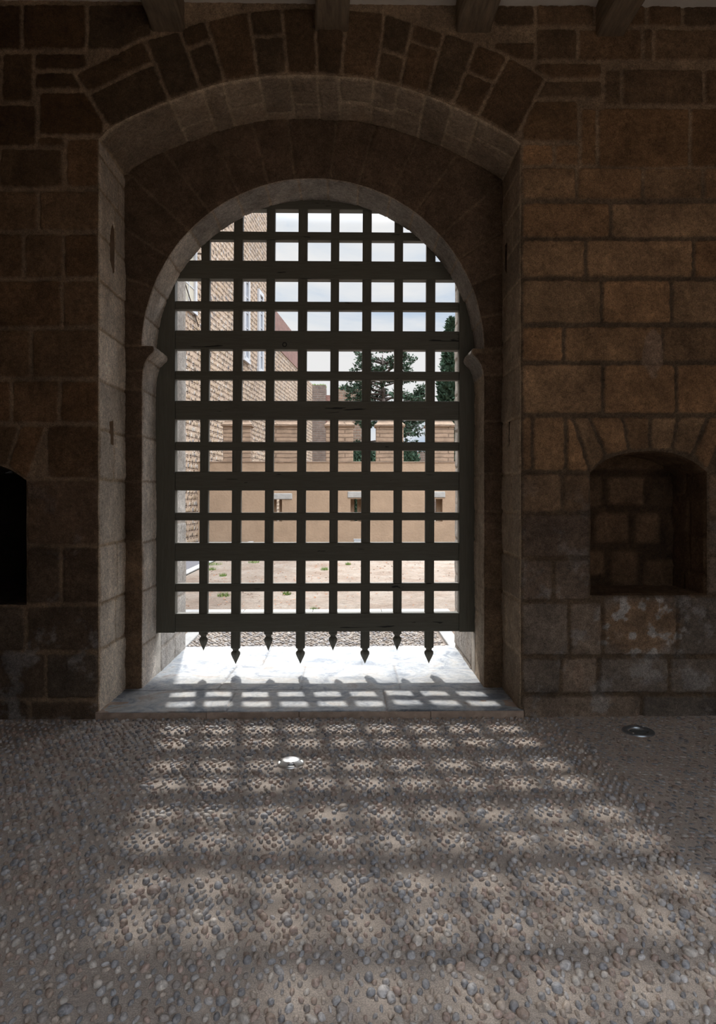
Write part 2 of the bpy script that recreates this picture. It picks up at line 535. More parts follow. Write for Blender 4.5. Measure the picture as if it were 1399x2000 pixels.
def surface(name, U, V, posf, nrmf, groups, colf, holes=(), fade=None, relief=.009, gap=.006, edge=.022, rough=.004,
            mortar=(.40, .30, .21), mat=None, kind=None, label=None, parent=None, cat=None, wob=.006, seed=0, post=None, pad=.02, lum=.3):
    """one masonry skin: a fine grid over (u, v), every block a raised, rounded, individually toned shape"""
    P = np.stack(np.meshgrid(U, V, indexing='ij'), -1)
    cell = min(abs(U[1] - U[0]), abs(V[1] - V[0]))
    D = np.full(P.shape[:-1], 9.0)
    for h in holes:
        d, q = seg_near(P, h, pad + .002)
        s = d < .71 * cell
        P[s] = q[s]
        d[s] = 0
        D = np.minimum(D, d)
    u, v = P[..., 0], P[..., 1]
    W = np.stack([u + wob * fbm(u, v, 0 * u, 14, 3, seed + 1), v + wob * fbm(u, v, 0 * u + 5, 14, 3, seed + 2)], -1)
    best = np.full(u.shape, -1.0)
    bid = np.zeros(u.shape, int)
    blocks = []
    for gi, g in enumerate(groups):
        carve = g.get('carve')
        limit = None
        if carve is not None:
            dc, _ = seg_near(W, carve, .3)
            limit = np.where(inside(W, carve), -dc, dc)
        for poly in g['polys']:
            poly = np.asarray(poly, float)
            x0, y0 = poly.min(0) - .03; x1, y1 = poly.max(0) + .03
            i0, i1 = np.searchsorted(U, [x0, x1]) if U[1] > U[0] else (0, len(U))
            j0, j1 = np.searchsorted(V, [y0, y1])
            i0 = max(i0 - 2, 0); j0 = max(j0 - 2, 0); i1 += 2; j1 += 2
            w = W[i0:i1, j0:j1]
            if w.size == 0: continue
            d = conv_d(w, poly)
            if limit is not None: d = np.minimum(d, limit[i0:i1, j0:j1])
            bb = best[i0:i1, j0:j1]; bi = bid[i0:i1, j0:j1]
            m = d > bb
            bb[m] = d[m]; bi[m] = len(blocks)
            blocks.append(poly.mean(0))
    nb = max(len(blocks), 1)
    rs = np.random.RandomState(100 + seed)
    off = rs.uniform(-.5, 1, nb) * relief * .6
    tx, ty = rs.uniform(-1, 1, nb) * .012, rs.uniform(-1, 1, nb) * .012
    cen = np.array(blocks) if blocks else np.zeros((1, 2))
    cols = np.array([colf(c, rs) for c in cen])
    m = sstep(gap, gap + edge, best + .004 * vnoise(u, v, 0 * u, 60, seed))
    hn = fbm(u, v, 0 * u + 3, 9, 5, seed + 9)
    h = m * (relief + off[bid] + tx[bid] * (u - cen[bid, 0]) + ty[bid] * (v - cen[bid, 1]) + rough * hn * 1.2) + rough * .5 * fbm(u, v, 0 * u, 40, 2, seed + 4)
    mc = m[..., None] * cols[bid] + (1 - m[..., None]) * np.array(mortar)
    # dirt in the joints breaks the mortar up, soft large stains on top
    mc = mc * (1 + .22 * fbm(u, v, 0 * u + 8, 2.2, 4, seed + 20))[..., None]
    POS, NR = posf(u, v), nrmf(u, v)
    f = np.ones(u.shape)
    f = np.minimum(f, np.clip(D / pad, 0, 1))
    if fade is not None: f = np.minimum(f, np.clip(fade(u, v) / pad, 0, 1))
    f = np.sqrt(f)
    h = h * f
    POS = POS + NR * h[..., None]
    if post is not None: mc = post(POS, mc, m, u, v)
    # a gentle 3-D wobble shared by every skin keeps arrises irregular and closed
    x, y, z = POS[..., 0], POS[..., 1], POS[..., 2]
    damp = np.clip(z / .1, 0, 1)[..., None]
    POS = POS + damp * np.stack([.0045 * fbm(x, y, z, 6, 3, 41), 0 * x, .0045 * fbm(x, y, z, 6, 3, 51)], -1)
    nu, nv = u.shape
    I = np.arange(nu * nv).reshape(nu, nv)
    Fq = np.stack([I[:-1, :-1], I[1:, :-1], I[1:, 1:], I[:-1, 1:]], -1)
    cc = (P[:-1, :-1] + P[1:, :-1] + P[1:, 1:] + P[:-1, 1:]) / 4
    keep = np.ones(cc.shape[:-1], bool)
    for hpoly in holes: keep &= ~inside(cc, hpoly)
    Fq = Fq[keep]
    # face the same way as the skin normal
    p = POS.reshape(-1, 3)
    k = len(Fq) // 2
    n0 = np.cross(p[Fq[k, 1]] - p[Fq[k, 0]], p[Fq[k, 2]] - p[Fq[k, 0]])
    if n0 @ NR.reshape(-1, 3)[Fq[k, 0]] < 0: Fq = Fq[:, ::-1]
    used = np.zeros(nu * nv, bool); used[Fq.ravel()] = True
    mp = np.cumsum(used) - 1
    tint = np.concatenate([np.clip(mc, .01, .95).reshape(-1, 3), m.reshape(-1, 1)], 1)[used]
    o = raw_mesh(name, p[used], mp[Fq], mat or M_STONE, parent, tint)
    if parent is None: tag(o, label, cat, kind=kind)
    return o


def plane_xz(Y, sgn=-1):
    return (lambda u, v: np.stack([u, 0 * u + Y, v], -1)), (lambda u, v: np.stack([0 * u, 0 * u + sgn, 0 * u], -1))


def px_poly(pts, Y):
    r = [at(x, y, Y) for x, y in pts]
    return [(p[0], p[2]) for p in r]


# ------------------------------------------------------------------ key planes
YW, YR, YG, YS, YX = 4.65, 5.2, 5.575, 5.70, 6.60     # wall face, ring face, ring back, rear wall front, rear wall back
XL, XR = at(192, 1390, YW)[0], at(1018, 1385, YW)[0]
JL, JR = at(277, 1300, YR)[0], at(946, 1300, YR)[0]
ZT = .05

# outer recess outline: left jamb, segmental arch, right jamb
arch_px = [(200, 264), (215, 250), (270, 221), (332, 197), (385, 177), (435, 162), (505, 150), (565, 147), (620, 147), (690, 151), (740, 159), (787, 171), (832, 186), (885, 207), (935, 231), (980, 255), (1003, 268)]
arch = [(p[0], p[2]) for p in (at(x, y, YW) for x, y in arch_px)]
zl, zr = at(193, 270, YW)[2], at(1018, 280, YW)[2]


def smooth_poly(pts, n=6):
    pts = np.array(pts, float)
    out = []
    for i in range(len(pts) - 1):
        p0 = pts[max(i - 1, 0)]; p1 = pts[i]; p2 = pts[i + 1]; p3 = pts[min(i + 2, len(pts) - 1)]
        for k in range(n):
            t = k / n
            out.append(.5 * ((2 * p1) + (-p0 + p2) * t + (2 * p0 - 5 * p1 + 4 * p2 - p3) * t * t + (-p0 + 3 * p1 - 3 * p2 + p3) * t ** 3))
    out.append(pts[-1])
    return [tuple(p) for p in out]


arch_s = smooth_poly([(XL, zl)] + arch + [(XR, zr)], 5)
outer = [(XL, -.1)] + arch_s + [(XR, -.1)]

# inner (gate) outline: jamb, impost nose, semicircle
RR = (JR - JL) / 2 + .003
XC = (JL + JR) / 2
ZC = at(615, 348, YR)[2] - RR
zz = lambda py: at(277, py, YR)[2]
nose = [(0, 745), (.003, 733), (.008, 721), (.020, 709), (.040, 699), (.062, 692), (.084, 687), (.092, 682), (.088, 677), (.080, 675.5)]
left_in = [(JL, -.1)] + [(JL + d, zz(y)) for d, y in nose]
right_in = [(JR - d, zz(y) - .012) for d, y in nose][::-1] + [(JR, -.1)]
a0 = math.asin((zz(675.5) - ZC) / RR)
a1 = math.asin((zz(675.5) - .012 - ZC) / RR)
ring = [(XC - RR * math.cos(a), ZC + RR * math.sin(a)) for a in np.linspace(a0, PI - a1, 90)]
inner = left_in + ring + right_in


# ------------------------------------------------------------------ wall front: traced blocks
def rect(x0, x1, y0, y1, dy=0):
    return px_poly([(x0, y0), (x1, y0 + dy), (x1, y1 + dy), (x0, y1)], YW)


WP = []
# right of the arch: (top, bottom, x joints)
for y0, y1, xs in [
    (10, 55, (962, 1046, 1162, 1262, 1333, 1420, 1560, 1700, 1850)),
    (57, 121, (1046, 1128, 1255, 1276, 1420, 1600, 1850)),
    (82, 121, (962, 1046)),
    (123, 157, (1042, 1176)), (158, 195, (1042, 1176)), (135, 209, (1179, 1214, 1374, 1500, 1650, 1850)),
    (197, 278, (1018, 1130)), (281, 326, (1018, 1083, 1132)), (211, 326, (1132, 1166)), (211, 330, (1166, 1347, 1480, 1640, 1850)),
    (327, 392, (1018, 1126, 1255, 1373, 1500, 1660, 1850)),
    (395, 466, (1018, 1193, 1440, 1640, 1850)),
    (468, 544, (1018, 1144, 1354, 1520, 1680, 1850)),
    (546, 634, (1018, 1175, 1311, 1470, 1610, 1850)),
    (637, 708, (1018, 1101, 1294, 1420, 1600, 1850)),
    (710, 810, (1018, 1177, 1320, 1500, 1660, 1850)),
    (813, 922, (1018, 1040, 1105)), (813, 922, (1425, 1560, 1700, 1850)),
    (924, 1001, (1018, 1098, 1153)), (924, 1010, (1381, 1510, 1680, 1850)),
    (1003, 1089, (1018, 1153)), (1012, 1085, (1381, 1450, 1600, 1850)),
    (1091, 1173, (1018, 1081, 1153)), (1087, 1162, (1381, 1520, 1700, 1850)),
    (1175, 1281, (1018, 1112, 1176)), (1163, 1281, (1176, 1323, 1480, 1640, 1850)),
    (1283, 1355, (1018, 1096, 1168, 1306, 1450, 1580, 1720, 1850)),
    (1357, 1410, (1018, 1252, 1400, 1600, 1850)),
]:
    for a, b in zip(xs[:-1], xs[1:]): WP.append(rect(a, b, y0, y1))
# left of the arch
for y0, y1, xs in [
    (8, 100, (-360, -190, -60, 45, 172, 298)),
    (103, 202, (-360, -210, -80, 4, 68)), (104, 140, (68, 172)), (141, 177, (68, 175)), (180, 266, (76, 205)),
    (204, 288, (-360, -230, -90, -10, 74)), (267, 288, (74, 128)), (269, 368, (129, 195)),
    (290, 370, (-360, -240, -120, 0, 126)),
    (372, 453, (-360, -200, -80, 77, 195)),
    (456, 545, (-360, -240, -100, 48, 126, 195)),
    (547, 640, (-360, -180, -60, 123, 195)),
    (642, 740, (-360, -220, -90, 63, 195)),
    (742, 828, (-360, -200, -70, 24, 118, 195)),
    (830, 936, (93, 195)), (936, 1065, (52, 195)),
    (830, 936, (-360, -240)), (936, 1065, (-360, -178)), (1066, 1180, (-360, -178)),
    (1066, 1180, (52, 122, 195)),
    (1182, 1272, (-360, -220, -90, 52, 195)),
    (1274, 1364, (-360, -190, -60, 91, 195)),
    (1366, 1412, (-360, -180, -60, 59, 195)),
]:
    for a, b in zip(xs[:-1], xs[1:]): WP.append(rect(a, b, y0, y1))
# lintel voussoirs over the right niche and the left niche
NJ = [((1105, 813), (1105, 922)), ((1117, 813), (1153, 922)), ((1150, 813), (1184, 893)), ((1216, 813), (1229, 881)), ((1270, 813), (1270, 879)), ((1324, 813), (1312, 880)), ((1382, 813), (1352, 890)), ((1425, 813), (1381, 922))]
for (a, b), (c, d) in zip(NJ[:-1], NJ[1:]): WP.append(px_poly([a, c, d, b], YW))
for x0, x1, t0, t1 in [(-240, -205, -240, -178), (-205, -140, -178, -120), (-140, -85, -120, -80), (-85, -20, -80, -30), (-20, 40, -30, 15), (40, 93, 15, 55)]:
    WP.append(px_poly([(x0, 830), (x1, 830), (t1, 940 if t1 > 40 or t1 < -170 else 912), (t0, 940 if t0 < -170 else 912)], YW))

VE = [(146, 145), (282, 78), (352, 60), (403, 40), (486, 22), (550, 17), (617, 15), (678, 17), (752, 26), (808, 44), (868, 64), (932, 84), (992, 112), (1068, 152)]
VI = [(214, 252), (332, 197), (393, 175), (440, 161), (505, 150), (562, 147), (620, 147), (667, 149), (735, 158), (780, 169), (835, 187), (885, 207), (933, 230), (1006, 270)]
VS = [[.38], [], [.33], [], [.42], [], [.3], [], [.55], [.3], [], [.45], [], [.45]]
arch_polys = []
for i in range(len(VE) - 1):
    e0, e1, i0, i1 = map(np.array, (VE[i], VE[i + 1], VI[i], VI[i + 1]))
    cuts = [0] + VS[i] + [1]
    for s, t in zip(cuts[:-1], cuts[1:]):
        arch_polys.append(px_poly([tuple(e0 + (i0 - e0) * s), tuple(e1 + (i1 - e1) * s), tuple(e1 + (i1 - e1) * t), tuple(e0 + (i0 - e0) * t)], YW))
carve = px_poly(VE, YW) + px_poly(VI[::-1], YW)

niche_r = px_poly([(1153, 1163), (1153, 921)], YW) + smooth_poly(px_poly([(1153, 921), (1184, 898), (1225, 885), (1265, 881), (1310, 884), (1350, 899), (1381, 921)], YW), 5) + px_poly([(1381, 1163)], YW)
niche_l = px_poly([(-178, 1181), (-178, 938)], YW) + smooth_poly(px_poly([(-178, 938), (-135, 913), (-62, 898), (10, 913), (52, 938)], YW), 5) + px_poly([(52, 1181)], YW)


def wall_col(c, rs):
    x, z = c
    base = np.array([.30, .195, .118])
    if z < .75: base = np.array([.27, .215, .17])
    elif z < 1.45: base = np.array([.26, .19, .14])
    if x < XL: base = base * np.array([.68, .62, .55])  # left and top darker: the wall's uneven light put into block colour
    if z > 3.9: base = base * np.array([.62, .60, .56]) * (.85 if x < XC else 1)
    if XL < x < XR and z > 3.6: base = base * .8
    if x > XR and 1.6 < z < 4.1: base = base * np.array([1.28, 1.2, 1.08])  # right side lifted: the brighter light there put into the colour
    k = rs.uniform(.78, 1.2)
    w = rs.uniform(-.06, .06)
    return base * k * np.array([1 + w, 1, 1 - w])


def wall_post(POS, mc, m, u, v):
    x, y, z = POS[..., 0], POS[..., 1], POS[..., 2]
    # pale lime efflorescence and grey lichen low on the wall
    f = fbm(x, 0 * x, z, 7, 5, 77)
    low = np.clip((1.75 - z) / 1.0, 0, 1)
    a = (sstep(.10, .34, f) * low * .55)[..., None]
    mc = mc * (1 - a) + np.array([.42, .40, .385]) * a
    g = fbm(x, 0 * x, z, 3.3, 4, 88)
    b = (sstep(.05, .45, g) * .4)[..., None]
    mc = mc * (1 - b) + mc * np.array([.62, .62, .66]) * b
    # the worn, ochre block below the right niche with a lime splash
    q = at(1250, 1222, YW)
    e = ((x - q[0]) / .30) ** 2 + ((z - q[2]) / .20) ** 2
    ff = fbm(x, 0 * x, z, 16, 4, 99)
    w = (sstep(1.2, .5, e))[..., None] * .7
    mc = mc * (1 - w) + np.array([.40, .255, .15]) * w * (1 + .5 * ff[..., None])
    w2 = (sstep(1.6, .7, e) * sstep(.12, .3, ff))[..., None] * .9
    mc = mc * (1 - w2) + np.array([.55, .53, .51]) * w2
    dk = (np.where(x < XL, .1, .5) * (1 - m) * np.clip((3.75 - z) / .3, 0, 1))[..., None]
    mc = mc * (1 - dk)
    # plaster repair on the right wall, about eye height above the courses
    for px, py, rx, rz_ in ((1275, 690, .075, .16), (1129, 1315, .04, .09)):
        q = at(px, py, YW)
        e = ((x - q[0]) / rx) ** 2 + ((z - q[2]) / rz_) ** 2 + .5 * ff
        w = sstep(1.1, .8, e)[..., None] * .75
        mc = mc * (1 - w) + np.array([.42, .30, .22]) * w
    return mc


pf, nf = plane_xz(YW)
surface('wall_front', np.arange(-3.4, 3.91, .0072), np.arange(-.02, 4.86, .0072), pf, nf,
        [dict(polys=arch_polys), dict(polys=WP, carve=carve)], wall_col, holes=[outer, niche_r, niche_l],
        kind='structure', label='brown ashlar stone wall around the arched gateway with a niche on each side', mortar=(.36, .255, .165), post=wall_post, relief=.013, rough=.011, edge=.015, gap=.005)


# ------------------------------------------------------------------ strips along a profile
def strip(name, prof, y0, y1, polys_f, colf, cell=.009, **kw):
    pr = np.array(prof, float)
    pr = pr[np.concatenate([[True], np.hypot(*np.diff(pr, axis=0).T) > 1e-5])]
    seg = np.hypot(*np.diff(pr, axis=0).T)
    s = np.concatenate([[0], np.cumsum(seg)])
    n = max(int(s[-1] / cell), 2)
    U = np.linspace(0, s[-1], n + 1)
    # keep the corners of the profile sharp: snap the closest sample onto each sharp corner
    for i in range(1, len(pr) - 1):
        a, b = pr[i] - pr[i - 1], pr[i + 1] - pr[i]
        if abs(math.atan2(a[0] * b[1] - a[1] * b[0], a @ b)) > .25:
            U[np.argmin(abs(U - s[i]))] = s[i]
    tx = np.interp
    tan = np.diff(pr, axis=0) / seg[:, None]
    mid = (s[:-1] + s[1:]) / 2

    def posf(u, v):
        return np.stack([np.interp(u, s, pr[:, 0]), v, np.interp(u, s, pr[:, 1])], -1)

    def nrmf(u, v):
        a, b = np.interp(u, mid, tan[:, 0]), np.interp(u, mid, tan[:, 1])
        L = np.sqrt(a * a + b * b) + 1e-9
        return np.stack([b / L, 0 * a, -a / L], -1)
    V = np.linspace(y0, y1, max(int((y1 - y0) / cell), 2) + 1)
    fade = lambda u, v: np.minimum(v - y0, y1 - v)
    return surface(name, U, V, posf, nrmf, [dict(polys=polys_f(s))], colf, fade=kw.pop('fade', fade), **kw)


def s_of(prof, pt):
    pr = np.array(prof, float)
    s = np.concatenate([[0], np.cumsum(np.hypot(*np.diff(pr, axis=0).T))])
    i = np.argmin(np.hypot(*(pr - np.array(pt)).T))
    return s[i]


rsj = np.random.RandomState(3)


def outer_polys(s):
    out = []
    L = s[-1]
    # left jamb courses, front split now and then
    zs = [-.1] + [at(192, y, YW)[2] for y in (1271, 1181, 1066, 936, 838, 741, 641, 545, 455, 366, 300)] + [zl]
    for k, (a, b) in enumerate(zip(zs[:-1], zs[1:])):
        a_, b_ = a + .1, b + .1
        cut = [YW, YW + (.22 + .2 * rsj.rand()) if k in (1, 2, 4, 9, 10) else None, YR]
        cut = [c for c in cut if c]
        for c, d in zip(cut[:-1], cut[1:]): out.append([(a_, c), (b_, c), (b_, d), (a_, d)])
    zs = [-.1] + [at(1018, y, YW)[2] for y in (1281, 1175, 1089, 1001, 923, 812, 709, 636, 545, 467, 394, 327)] + [zr]
    for k, (a, b) in enumerate(zip(zs[:-1], zs[1:])):
        a_, b_ = L - (a + .1), L - (b + .1)
        cut = [YW, YW + (.2 + .25 * rsj.rand()) if k % 3 == 1 else None, YR]
        cut = [c for c in cut if c]
        for c, d in zip(cut[:-1], cut[1:]): out.append([(b_, c), (a_, c), (a_, d), (b_, d)])
    # arch soffit
    P = [(XL, zl)] + [px_poly([p], YW)[0] for p in VI[1:-1]] + [(XR, zr)]
    ss = [s_of(outer, p) for p in P]
    ss[0] = zl + .1
    ss[-1] = L - (zr + .1)
    sp = [[], [.62], [], [.55], [.8], [.6], [], [.5], [.55], [.45], [], [.6], [.4], []]
    for i, (a, b) in enumerate(zip(ss[:-1], ss[1:])):
        cut = [YW] + [YW + (YR - YW) * t for t in sp[i]] + [YR]
        for c, d in zip(cut[:-1], cut[1:]): out.append([(a, c), (b, c), (b, d), (a, d)])
    return out


def reveal_col(c, rs):
    s, y = c
    k = rs.uniform(.75, 1.2)  # cream limestone on the left; weaker light of the right reveal put into colour
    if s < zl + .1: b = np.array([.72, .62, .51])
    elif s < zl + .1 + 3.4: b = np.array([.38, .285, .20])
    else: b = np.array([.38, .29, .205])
    return b * k


def reveal_post(POS, mc, m, u, v):
    x, y, z = POS[..., 0], POS[..., 1], POS[..., 2]
    f = fbm(x, y, z * .35, 7, 4, 31)
    a = (sstep(.0, .4, f) * .45)[..., None]
    return mc * (1 - a) + mc * np.array([.72, .66, .6]) * a


_L = sum(math.hypot(b[0] - a[0], b[1] - a[1]) for a, b in zip(outer[:-1], outer[1:]))
sock = [[(3.28, 4.87), (3.44, 4.86), (3.5, 4.88), (3.57, 4.92), (3.53, 4.96), (3.4, 4.97), (3.22, 4.965), (3.2, 4.93)],
        [(1.98, 4.86), (2.13, 4.865), (2.15, 4.95), (1.97, 4.955)],
        [(_L - 3.49, 5.05), (_L - 3.49, 5.12), (_L - 3.3, 5.11), (_L - 3.26, 5.06)],
        [(_L - 2.15, 4.93), (_L - 2.15, 5.01), (_L - 1.98, 5.0), (_L - 1.98, 4.94)]]
strip('trim_1', outer, YW, YR, outer_polys, reveal_col, holes=sock, mat=M_REVEAL, mortar=(.50, .385, .265), post=reveal_post, kind='structure',
      label='pale stone reveal and soffit of the outer arch recess', relief=.008, edge=.012, gap=.005, pad=.012, seed=3, rough=.006)


# ------------------------------------------------------------------ ring wall face
def ring_face_polys():
    out = []
    nv = 17
    angs = [a0 + (PI - a1 - a0) * t for t in np.linspace(0, 1, nv + 1)]
    for i in range(1, nv): angs[i] += rsj.uniform(-.025, .025)
    for a, b in zip(angs[:-1], angs[1:]):
        cuts = [RR - .02, RR + .62 + rsj.uniform(-.1, .1), RR + 1.5]
        for r0, r1 in zip(cuts[:-1], cuts[1:]):
            out.append([(XC - r * math.cos(t), ZC + r * math.sin(t)) for r, t in ((r0, a), (r1, a), (r1, b), (r0, b))])
    for side in (0, 1):
        ys = (1400, 1240, 1155, 1058, 940, 852, 762, 724, 676) if side == 0 else (1400, 1205, 1150, 1060, 1000, 925, 822, 732, 686)
        for y0, y1 in zip(ys[:-1], ys[1:]):
            z0, z1 = at(260, y0, YR)[2], at(260, y1, YR)[2]
            x0, x1 = (XL - .06, JL + .12) if side == 0 else (JR - .12, XR + .06)
            out.append([(x0, z0), (x1, z0), (x1, z1), (x0, z1)])
    return out


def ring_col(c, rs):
    b = np.array([.17, .112, .072]) if c[1] > 1.2 else np.array([.25, .165, .10])  # face turned from the light, its shade put into the stone colour
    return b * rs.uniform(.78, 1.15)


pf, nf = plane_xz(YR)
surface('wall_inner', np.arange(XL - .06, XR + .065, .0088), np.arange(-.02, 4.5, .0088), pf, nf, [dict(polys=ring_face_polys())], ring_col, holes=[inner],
        kind='structure', label='stone arch ring wall behind the recess framing the portcullis, coloured dark for its shade', mortar=(.24, .165, .105), relief=.009, seed=7, rough=.010, gap=.003, edge=.012)


def inner_polys(s):
    L = s[-1]
    out = []
    for side, ys in ((0, (1400, 1262, 1155, 1060, 940, 852, 762, 700)), (1, (1400, 1205, 1150, 1060, 1000, 925, 822, 732))):
        zs = [at(277, y, YR)[2] + .1 for y in ys]
        zs[0] = 0
        for a, b in zip(zs[:-1], zs[1:]):
            q = [(a, YR), (b, YR), (b, YG + .05), (a, YG + .05)]
            out.append(q if side == 0 else [(L - b, YR), (L - a, YR), (L - a, YG + .05), (L - b, YG + .05)])
    sa_, sb_ = s_of(inner, ring[0]), s_of(inner, ring[-1])
    za = at(277, 700, YR)[2] + .1
    zb = at(277, 732, YR)[2] + .1
    out.append([(za, YR), (sa_, YR), (sa_, YG + .05), (za, YG + .05)])
    out.append([(sb_, YR), (L - zb, YR), (L - zb, YG + .05), (sb_, YG + .05)])
    t = np.linspace(0, 1, 18)
    t[1:-1] += rsj.uniform(-.008, .008, 16)
    for a, b in zip(t[:-1], t[1:]):
        a, b = sa_ + (sb_ - sa_) * a, sa_ + (sb_ - sa_) * b
        out.append([(a, YR), (b, YR), (b, YG + .05), (a, YG + .05)])
    return out


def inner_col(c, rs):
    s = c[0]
    b = np.array([.68, .60, .52]) if s < 3.9 else np.array([.44, .35, .26]) if s > 7.2 else np.array([.36, .32, .285])  # light falling on the left side put into its paler stone colour
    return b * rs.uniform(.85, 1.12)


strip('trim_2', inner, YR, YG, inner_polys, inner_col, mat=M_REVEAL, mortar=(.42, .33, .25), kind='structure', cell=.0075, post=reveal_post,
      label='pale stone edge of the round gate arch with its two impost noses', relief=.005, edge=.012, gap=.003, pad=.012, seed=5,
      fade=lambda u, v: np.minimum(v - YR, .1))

# rear passage beyond the portcullis slot
XB = .012
rear = [(JL, -.1), (JL, 4.15)] + smooth_poly([(JL, 4.15), (JL + .5, 4.5), (XC, 4.72), (JR - .5, 4.5), (JR, 4.15)], 6) + [(JR, -.1)]


def rear_polys(s):
    L = s[-1]
    out = []
    for a in np.arange(0, L, .34):
        c = rsj.uniform(.25, .65)
        ym = YS + (YX - YS) * c
        out.append([(a, YS), (a + .34, YS), (a + .34, ym), (a, ym)])
        out.append([(a, ym), (a + .34, ym), (a + .34, YX), (a, YX)])
    return out


strip('trim_3', rear, YS, YX, rear_polys, lambda c, rs: np.array([.4, .36, .32]) * rs.uniform(.88, 1.1), mat=M_REVEAL, mortar=(.34, .29, .24), kind='structure', post=reveal_post,
      label='sunlit pale stone passage walls between the portcullis and the courtyard', relief=.006, edge=.014, gap=.004, pad=.02, seed=9, cell=.011)

M_FILL = simple_mat('jamb_fill_stone', (.47, .42, .36), .3, 7, .9, .8, .012, 45)
for x0, x1, nm in ((JL - .25, JL + .004, 'trim_4'), (JR - .004, JR + .25, 'trim_5')):
    m = MB(); m.box(x0, x1, YG - .012, YS + .012, -.01, .382)
    tag(m.build(nm, M_FILL), 'stone filling the foot of the portcullis slot', kind='structure')

# solid masonry that closes the gatehouse: slot, rear wall, outer face
m = MB()
ZTOP = 6.4
m.box(-9, JL - .02, YS, YX - .005, 0, ZTOP)
m.box(JR + .02, 9.5, YS, YX - .005, 0, ZTOP)
m.box(JL - .02, JR + .02, YS, YX - .005, 4.74, ZTOP)
# spandrels of the rear arch
n0 = [(p[0], YX - .005, p[1]) for p in rear[1:-1]]
V, Fs = [], []
for (x, _, z) in n0: V += [(x, YX - .005, z + .004), (x, YX - .005, 4.75), (x, YS, z + .004), (x, YS, 4.75)]
for i in range(len(n0) - 1):
    a, b = 4 * i, 4 * i + 4
    Fs += [(a, b, b + 1, a + 1), (a + 2, a + 3, b + 3, b + 2)]
m.add(V, Fs)
tag(m.build('wall_rear', M_HALL), 'outer stone wall of the gatehouse facing the courtyard', kind='structure')
m = MB()
m.box(-2.15, XL - .05, YR + .02, YS, -.01, ZTOP)
m.box(XR + .05, 9.5, YR + .02, YS, -.01, ZTOP)
m.box(XL - .05, XR + .05, YG - .1, YG - .02, 4.3, ZTOP)
tag(m.build('wall_slot', M_HALL), 'masonry core beside the portcullis slot', kind='structure')


# ------------------------------------------------------------------ niches
def niche(name, prof, depth, lab, cols, blocks, zb=None):
    pr = [tuple(p) for p in prof]
    # order: up the left side, over, down the right side
    strip_prof = pr + [pr[0]]

    def polys(s):
        out = []
        for a in np.arange(0, s[-1], .27):
            c = YW + depth * rsj.uniform(.4, .7)
            out.append([(a, YW), (a + .27, YW), (a + .27, c), (a, c)])
            out.append([(a, c), (a + .27, c), (a + .27, YW + depth), (a, YW + depth)])
        return out
    o = strip(name, strip_prof, YW, YW + depth, polys, lambda c, rs: cols * rs.uniform(.8, 1.15), mat=M_STONE, mortar=tuple(cols * .9), kind='structure', label=lab, seed=13, pad=.012, relief=.008, cell=.011)
    P = np.array(pr)
    x0, z0 = P.min(0) - .06; x1, z1 = P.max(0) + .06
    pf, nf = plane_xz(YW + depth)
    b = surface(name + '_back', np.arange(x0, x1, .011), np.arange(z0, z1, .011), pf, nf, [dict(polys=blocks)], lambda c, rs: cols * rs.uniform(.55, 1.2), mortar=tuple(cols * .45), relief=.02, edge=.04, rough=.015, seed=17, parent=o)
    return o


rb = 4.65 + .50
R_ = lambda x0, x1, y0, y1: px_poly([(x0, y0), (x1, y0), (x1, y1), (x0, y1)], rb)
nb = [R_(1080, 1180, 925, 995), R_(1182, 1262, 925, 993), R_(1264, 1340, 925, 993), R_(1342, 1400, 925, 993),
      R_(1060, 1150, 996, 1066), R_(1152, 1232, 996, 1066), R_(1234, 1292, 996, 1068), R_(1294, 1400, 996, 1085),
      R_(1080, 1186, 1069, 1130), R_(1188, 1250, 1070, 1160), R_(1252, 1340, 1088, 1165), R_(1342, 1400, 1088, 1170), R_(1080, 1186, 1132, 1180)]
nb += [R_(1060, 1400, 860, 923)]
niche('wall_niche_right', niche_r, .50, 'arched empty niche in the wall beside the gateway with a rough stone back', np.array([.19, .115, .065]), nb)  # niche stone darker than the wall: recess shade put into the colour
niche('wall_niche_left', niche_l, 1.0, 'deep dark arched niche at the far left of the stone wall', np.array([.06, .042, .03]), [])  # stone coloured near black to hold the shade inside

# ------------------------------------------------------------------ threshold paving
SL = []
g = lambda x, y: ground(x, y, ZT)[:2]
yj1 = g(620, 1346)[1]; yj2 = g(700, 1299)[1]
yfront = YW - .03


def sl(x0f, x1f, x0b, x1b, y0, y1):
    return [(x0f, y0), (x1f, y0), (x1b, y1), (x0b, y1)]


